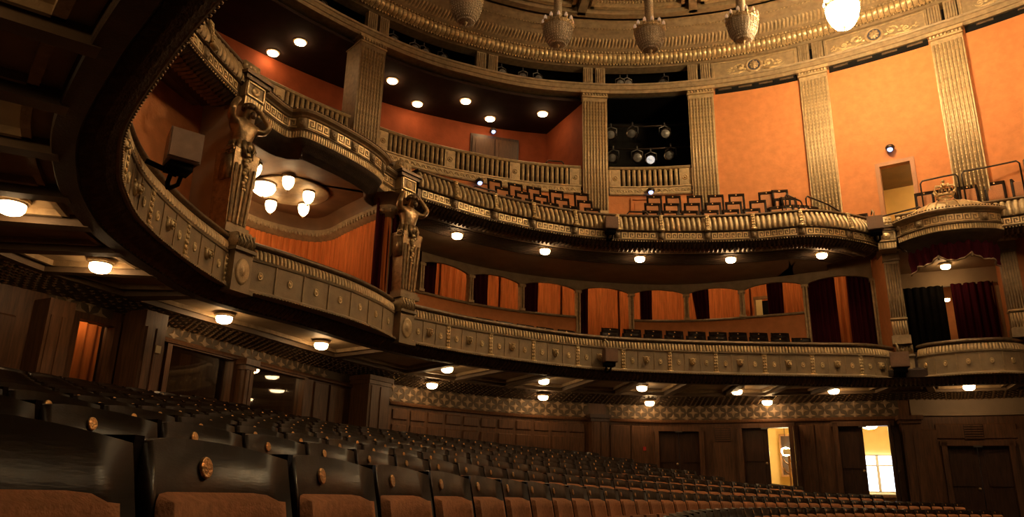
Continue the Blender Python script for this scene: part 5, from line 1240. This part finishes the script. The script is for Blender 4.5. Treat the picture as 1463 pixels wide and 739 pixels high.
# ------------------------------------------------------------------ seats
def seat_meshes():
    w = .505
    bk = MB(); n = 8; m = 5; vs = []; fs = []
    for layer, dy in ((0, 0), (1, .028)):
        for j in range(m+1):
            v = j/m; z = .22+.66*v
            for i in range(n+1):
                u = i/n*2-1; x = u*w/2; drop = .0 if j < m else .022*abs(u)**2.4
                ed = .05*max(0, abs(u)-.72)/.28
                vs.append((x, .02+.12*v+.05*(1-u*u)-.05+dy-ed*0, z-drop))
    K = (m+1)*(n+1)
    for j in range(m):
        for i in range(n):
            a = j*(n+1)+i; fs.append((a, a+1, a+n+2, a+n+1)); fs.append((K+a, K+a+n+1, K+a+n+2, K+a+1))
    for i in range(n): a = m*(n+1)+i; fs.append((a, a+1, K+a+1, K+a)); fs.append((i, K+i, K+i+1, i+1))
    for j in range(m):
        a = j*(n+1); fs.append((a, a+n+1, K+a+n+1, K+a)); a += n; fs.append((a, K+a, K+a+n+1, a+n+1))
    bk.add(vs, fs)
    def padmesh(hw, zt, name):
        pad = MB(); us = [-1, -.985, -.95, -.88, -.7, -.35, 0, .35, .7, .88, .95, .985, 1]; zs = [0, .04, .3, .6, .9, .97, 1.]; vs = []; fs = []
        for j, v in enumerate(zs):
            for i, u in enumerate(us):
                c = max(0, abs(u)-.8)/.2; r = .04*(1-math.sqrt(max(0, 1-c*c))); z = .26+(zt-.26)*v
                if v > .9: z = min(z, zt-r)
                x = u*hw; t = (z-.22)/.66; e = abs(u) < .97 and 0 < j < len(zs)-1
                vs.append((x, .02+.12*t-.05*(x/(w/2))**2-(.03 if e else .002), z))
        n = len(us)
        for j in range(len(zs)-1):
            for i in range(n-1): a = j*n+i; fs.append((a, a+1, a+n+1, a+n))
        pad.add(vs, fs); return pad.mesh(name, 'seat_pad', True)
    pl = MB(); pl.lathe([(0, .005), (.017, .005), (.019, .004), (.020, 0)], 16, Matrix.Translation((0, .129, .832)) @ Matrix.Rotation(R_(80), 4, 'X'))
    cu = MB()
    cu.add([(-.22, -.10, .30), (.22, -.10, .30), (.22, -.02, .26), (-.22, -.02, .26), (-.21, -.02, .66), (.21, -.02, .66), (.21, .04, .66), (-.21, .04, .66)], [(0, 1, 5, 4), (1, 2, 6, 5), (2, 3, 7, 6), (3, 0, 4, 7), (4, 5, 6, 7), (3, 2, 1, 0)])
    st = MB(); st.box((-.262, .02, .31), (.028, .30, .60)); st.box((-.262, .12, .70), (.024, .06, .34)); st.box((-.262, -.02, .615), (.045, .34, .03))
    return bk.mesh('backrest', 'seat_wood', True), padmesh(.21, .79, 'back_pad'), pl.mesh('number_plaque', 'plaque', False), cu.mesh('tip_up_cushion', 'seat_pad', False), st.mesh('side_standard', 'seat_wood', False), padmesh(.185, .765, 'gallery_pad')
SM = seat_meshes(); SN = ('backrest', 'back_pad', 'number_plaque', 'tip_up_cushion', 'side_standard')
def seat(M, label, group, parts=5, skip=()):
    r = empty('theatre_seat', M, label, 'seat', group)
    for i in range(parts):
        if SN[i] in skip: continue
        o = bpy.data.objects.new(SN[i], SM[5] if (i == 1 and parts == 3) else SM[i]); COL.objects.link(o); o.parent = r
    return r
def seat_frame(p, face, z):          # face = unit vector the sitter looks along
    Y = -Vector((face.x, face.y)); X = Vector((Y.y, -Y.x)); X = Vector((-face.y, face.x)) if False else X
    return Matrix(((X.x, Y.x, 0, p.x), (X.y, Y.y, 0, p.y), (0, 0, 1, z), (0, 0, 0, 1)))
cand = []
for k in range(-2, 13):
    Rr = 25.5+.85*k
    if k <= 3: hi = 57-4.0*max(k, 0)
    elif k <= 7: hi = 45.
    else: hi = 29.8
    st = .53/Rr; i = 0; ph = R_(8.5)-.05/Rr-st*14+(.5*st if k % 2 else 0)+st/2
    while ph < R_(hi):
        Rs = Rr-.14; p = Vector((A0.x-Rs*math.cos(ph), A0.y+Rs*math.sin(ph)))
        az = math.degrees(math.atan2(p.x, p.y)); d = p.length
        if p.y > .3 and -38 < az < 40 and d > .8 and (B.X(B.near(p), 0, 0).to_2d()-p).length > .7:
            top = floor_z(Rr)+.88
            if not (k < 0 and (top/d) < -.055): cand.append((d, k, ph, p))
        ph += st
cand.sort(key=lambda c: c[0])
def rowlabel(k, n):
    row = {-2: 'lowest curved row', -1: 'curved row below the nearest raised row', 0: 'nearest raised row'}.get(k, '%s row behind the nearest raised row' % ORD[max(k, 1)-1])
    return 'stalls seat, %s from the side-door end, %s' % (nth(n), row)
rank = {}
for k in set(c[1] for c in cand):
    for n_, c in enumerate(sorted((c for c in cand if c[1] == k), key=lambda c: -c[2])): rank[(k, c[2])] = n_+1
def nth(n): return '%d%s' % (n, 'th' if 10 < n % 100 < 14 else {1: 'st', 2: 'nd', 3: 'rd'}.get(n % 10, 'th'))
for d, k, ph, p in cand[:300]:
    face = (A0-p).normalized(); z = floor_z(25.5+.85*k)+.015
    seat(seat_frame(p, face, z), rowlabel(k, rank[(k, ph)]), 'stalls seats, row %d' % (k+3))
mb = MB(); vlist = {}
if len(cand) > 300:
    allm = MB()
    for mi, nm in enumerate(SN):
        if nm == 'tip_up_cushion': continue
        me = SM[mi]; V0 = [v.co.copy() for v in me.vertices]; F0 = [tuple(pp.vertices) for pp in me.polygons]
        allm.mi = {'backrest': 0, 'back_pad': 1, 'number_plaque': 2, 'side_standard': 0}[nm]
        for d, k, ph, p in cand[300:]: allm.add(V0, F0, seat_frame(p, (A0-p).normalized(), floor_z(25.5+.85*k)))
    allm.build('distant_stalls_seats', ['seat_wood', 'seat_pad', 'plaque'], None, True, 'farther rows of dark wooden stalls seats toward the back wall', 'seats', kind='stuff')
print('stalls seats', len(cand))
# lower balcony seats
for row, (off, zf) in enumerate(((-1.0, 3.74), (-1.85, 4.06))):
    s = L3.b(8.5)+row*.25; e = L3.b(22.6); c_ = 0
    while s < e:
        c_ += 1
        F = L3.F(s, off, zf); seat(F, 'lower balcony seat, %s from the full-height opening in the %s row' % (nth(c_), ('front', 'rear')[row]), 'lower balcony seats, %s row' % ('front', 'rear')[row], 5, ('back_pad', 'tip_up_cushion')); s += .60
s = L3.b(-.2); c_ = 0
while s < L3.b(6.0):
    c_ += 1; seat(L3.F(s, -1.0, 3.70), 'lower balcony seat, %s of the short row below the first arches' % nth(c_), 'lower balcony seats by the tall opening', 5, ('back_pad', 'tip_up_cushion')); s += .6
# gallery seats
GR = [(-.95, 7.56), (-1.7, 8.10), (-2.45, 8.66)]
for row, (off, zf) in enumerate(GR):
    for a, b, lb in ((.2-row*0, 8.5, 'gallery seat under the long balustrade'), (11.4-row*.25, 24.6-row*.9, 'gallery seat before the orange wall')):
        if a < 1: a += (1.2, .5, 0)[row]
        s = U3.b(a)+row*.26; e = U3.b(b)
        c_ = 0
        while s < e: c_ += 1; seat(U3.F(s, off, zf), lb+', %s row, %s from the royal box side' % (('front', 'middle', 'rear')[row], nth(c_)), 'gallery seats', 3); s += .56
gb = Ring([(10.2, 20.6), (11.8, 19.55), (13.1, 18.85), (14.8, 17.6)])
s = gb.near((11.5, 19.8))
c_ = 0
while s < gb.len+.5: c_ += 1; seat(gb.F(s, -.58, 7.78), 'gallery seat above the crowned side box, %s from the lit doorway' % nth(c_), 'gallery seats above the side box', 3); s += .58
for i in range(2): seat(gb.F(-.25-.58*i, -.55, 7.42), 'gallery seat at the curved end of the upper balcony, %s from the lit doorway' % nth(i+1), 'gallery seats at the balcony end', 3)
# loggia seats showing over the balustrade
s = gs(-7.5)
c_ = 0
while s < gs(2.5): c_ += 1; seat(G.F(s, -.85, 10.2), 'dark loggia seat peeping over the long balustrade, %s from the square pillar' % nth(c_), 'loggia seats', 3); s += .58
# gallery guard rails
def guard(pts, label):
    pts = [Vector(p) for p in pts]; o = MB().tube(pts, .025, 6); c = pts[0]
    me = o.mesh('guard_rail', 'rail_metal', True); me.transform(Matrix.Translation(-c)); q = place('guard_rail', me, Matrix.Translation(c)); tag(q, label, 'railing', None)
def hoop(ring, s0, s1, off, z0, z1, zz1, label): guard([ring.X(s0, off, z0), ring.X(s0, off, z1-.08), ring.X(s0+.06, off, z1), ring.X((s0+s1)/2, off, (z1+zz1)/2), ring.X(s1-.06, off, zz1), ring.X(s1, off, zz1-.08), ring.X(s1, off, z0)], label)
hoop(U3, U3.b(21.6), U3.b(24.6), -1.5, 7.6, 8.95, 8.75, 'dark tubular guard rail round the end of the gallery seat block')
hoop(U3, U3.b(24.2), U3.len+.35, -1.1, 7.5, 8.75, 8.45, 'dark tubular guard rail at the curved balcony end')
hoop(U3, U3.b(9.6), U3.b(11.2), -1.0, 7.5, 8.35, 8.35, 'low dark guard rail at the aisle in front of the jib door')
hoop(U3, U3.b(-1.6), U3.b(.3), -1.2, 7.5, 8.5, 8.5, 'dark guard rail at the start of the seats under the balustrade')
hoop(gb, .35, 1.45, -.5, 7.3, 8.05, 8.15, 'low guard rail before the lit gallery doorway')
hoop(gb, 1.5, 2.5, -.45, 7.5, 8.9, 8.95, 'guard rail behind the first gallery seats over the side box')
hoop(gb, 2.6, 3.9, -.45, 7.5, 9.0, 9.05, 'guard rail behind the gallery seats beside the far pilaster')
hoop(gb, 4.0, 5.5, -.45, 7.5, 9.1, 9.1, 'guard rail behind the farthest gallery seats over the side box')
hoop(G, sB1-1.1, sB1-.5, -.5, 10.6, 11.25, 11.25, 'small dark hoop rail behind the end of the long balustrade')
hoop(G, gs(-14.9), gs(-13.3), -.5, 10.6, 11.2, 11.2, 'small dark hoop rail beside the free-standing pillar')
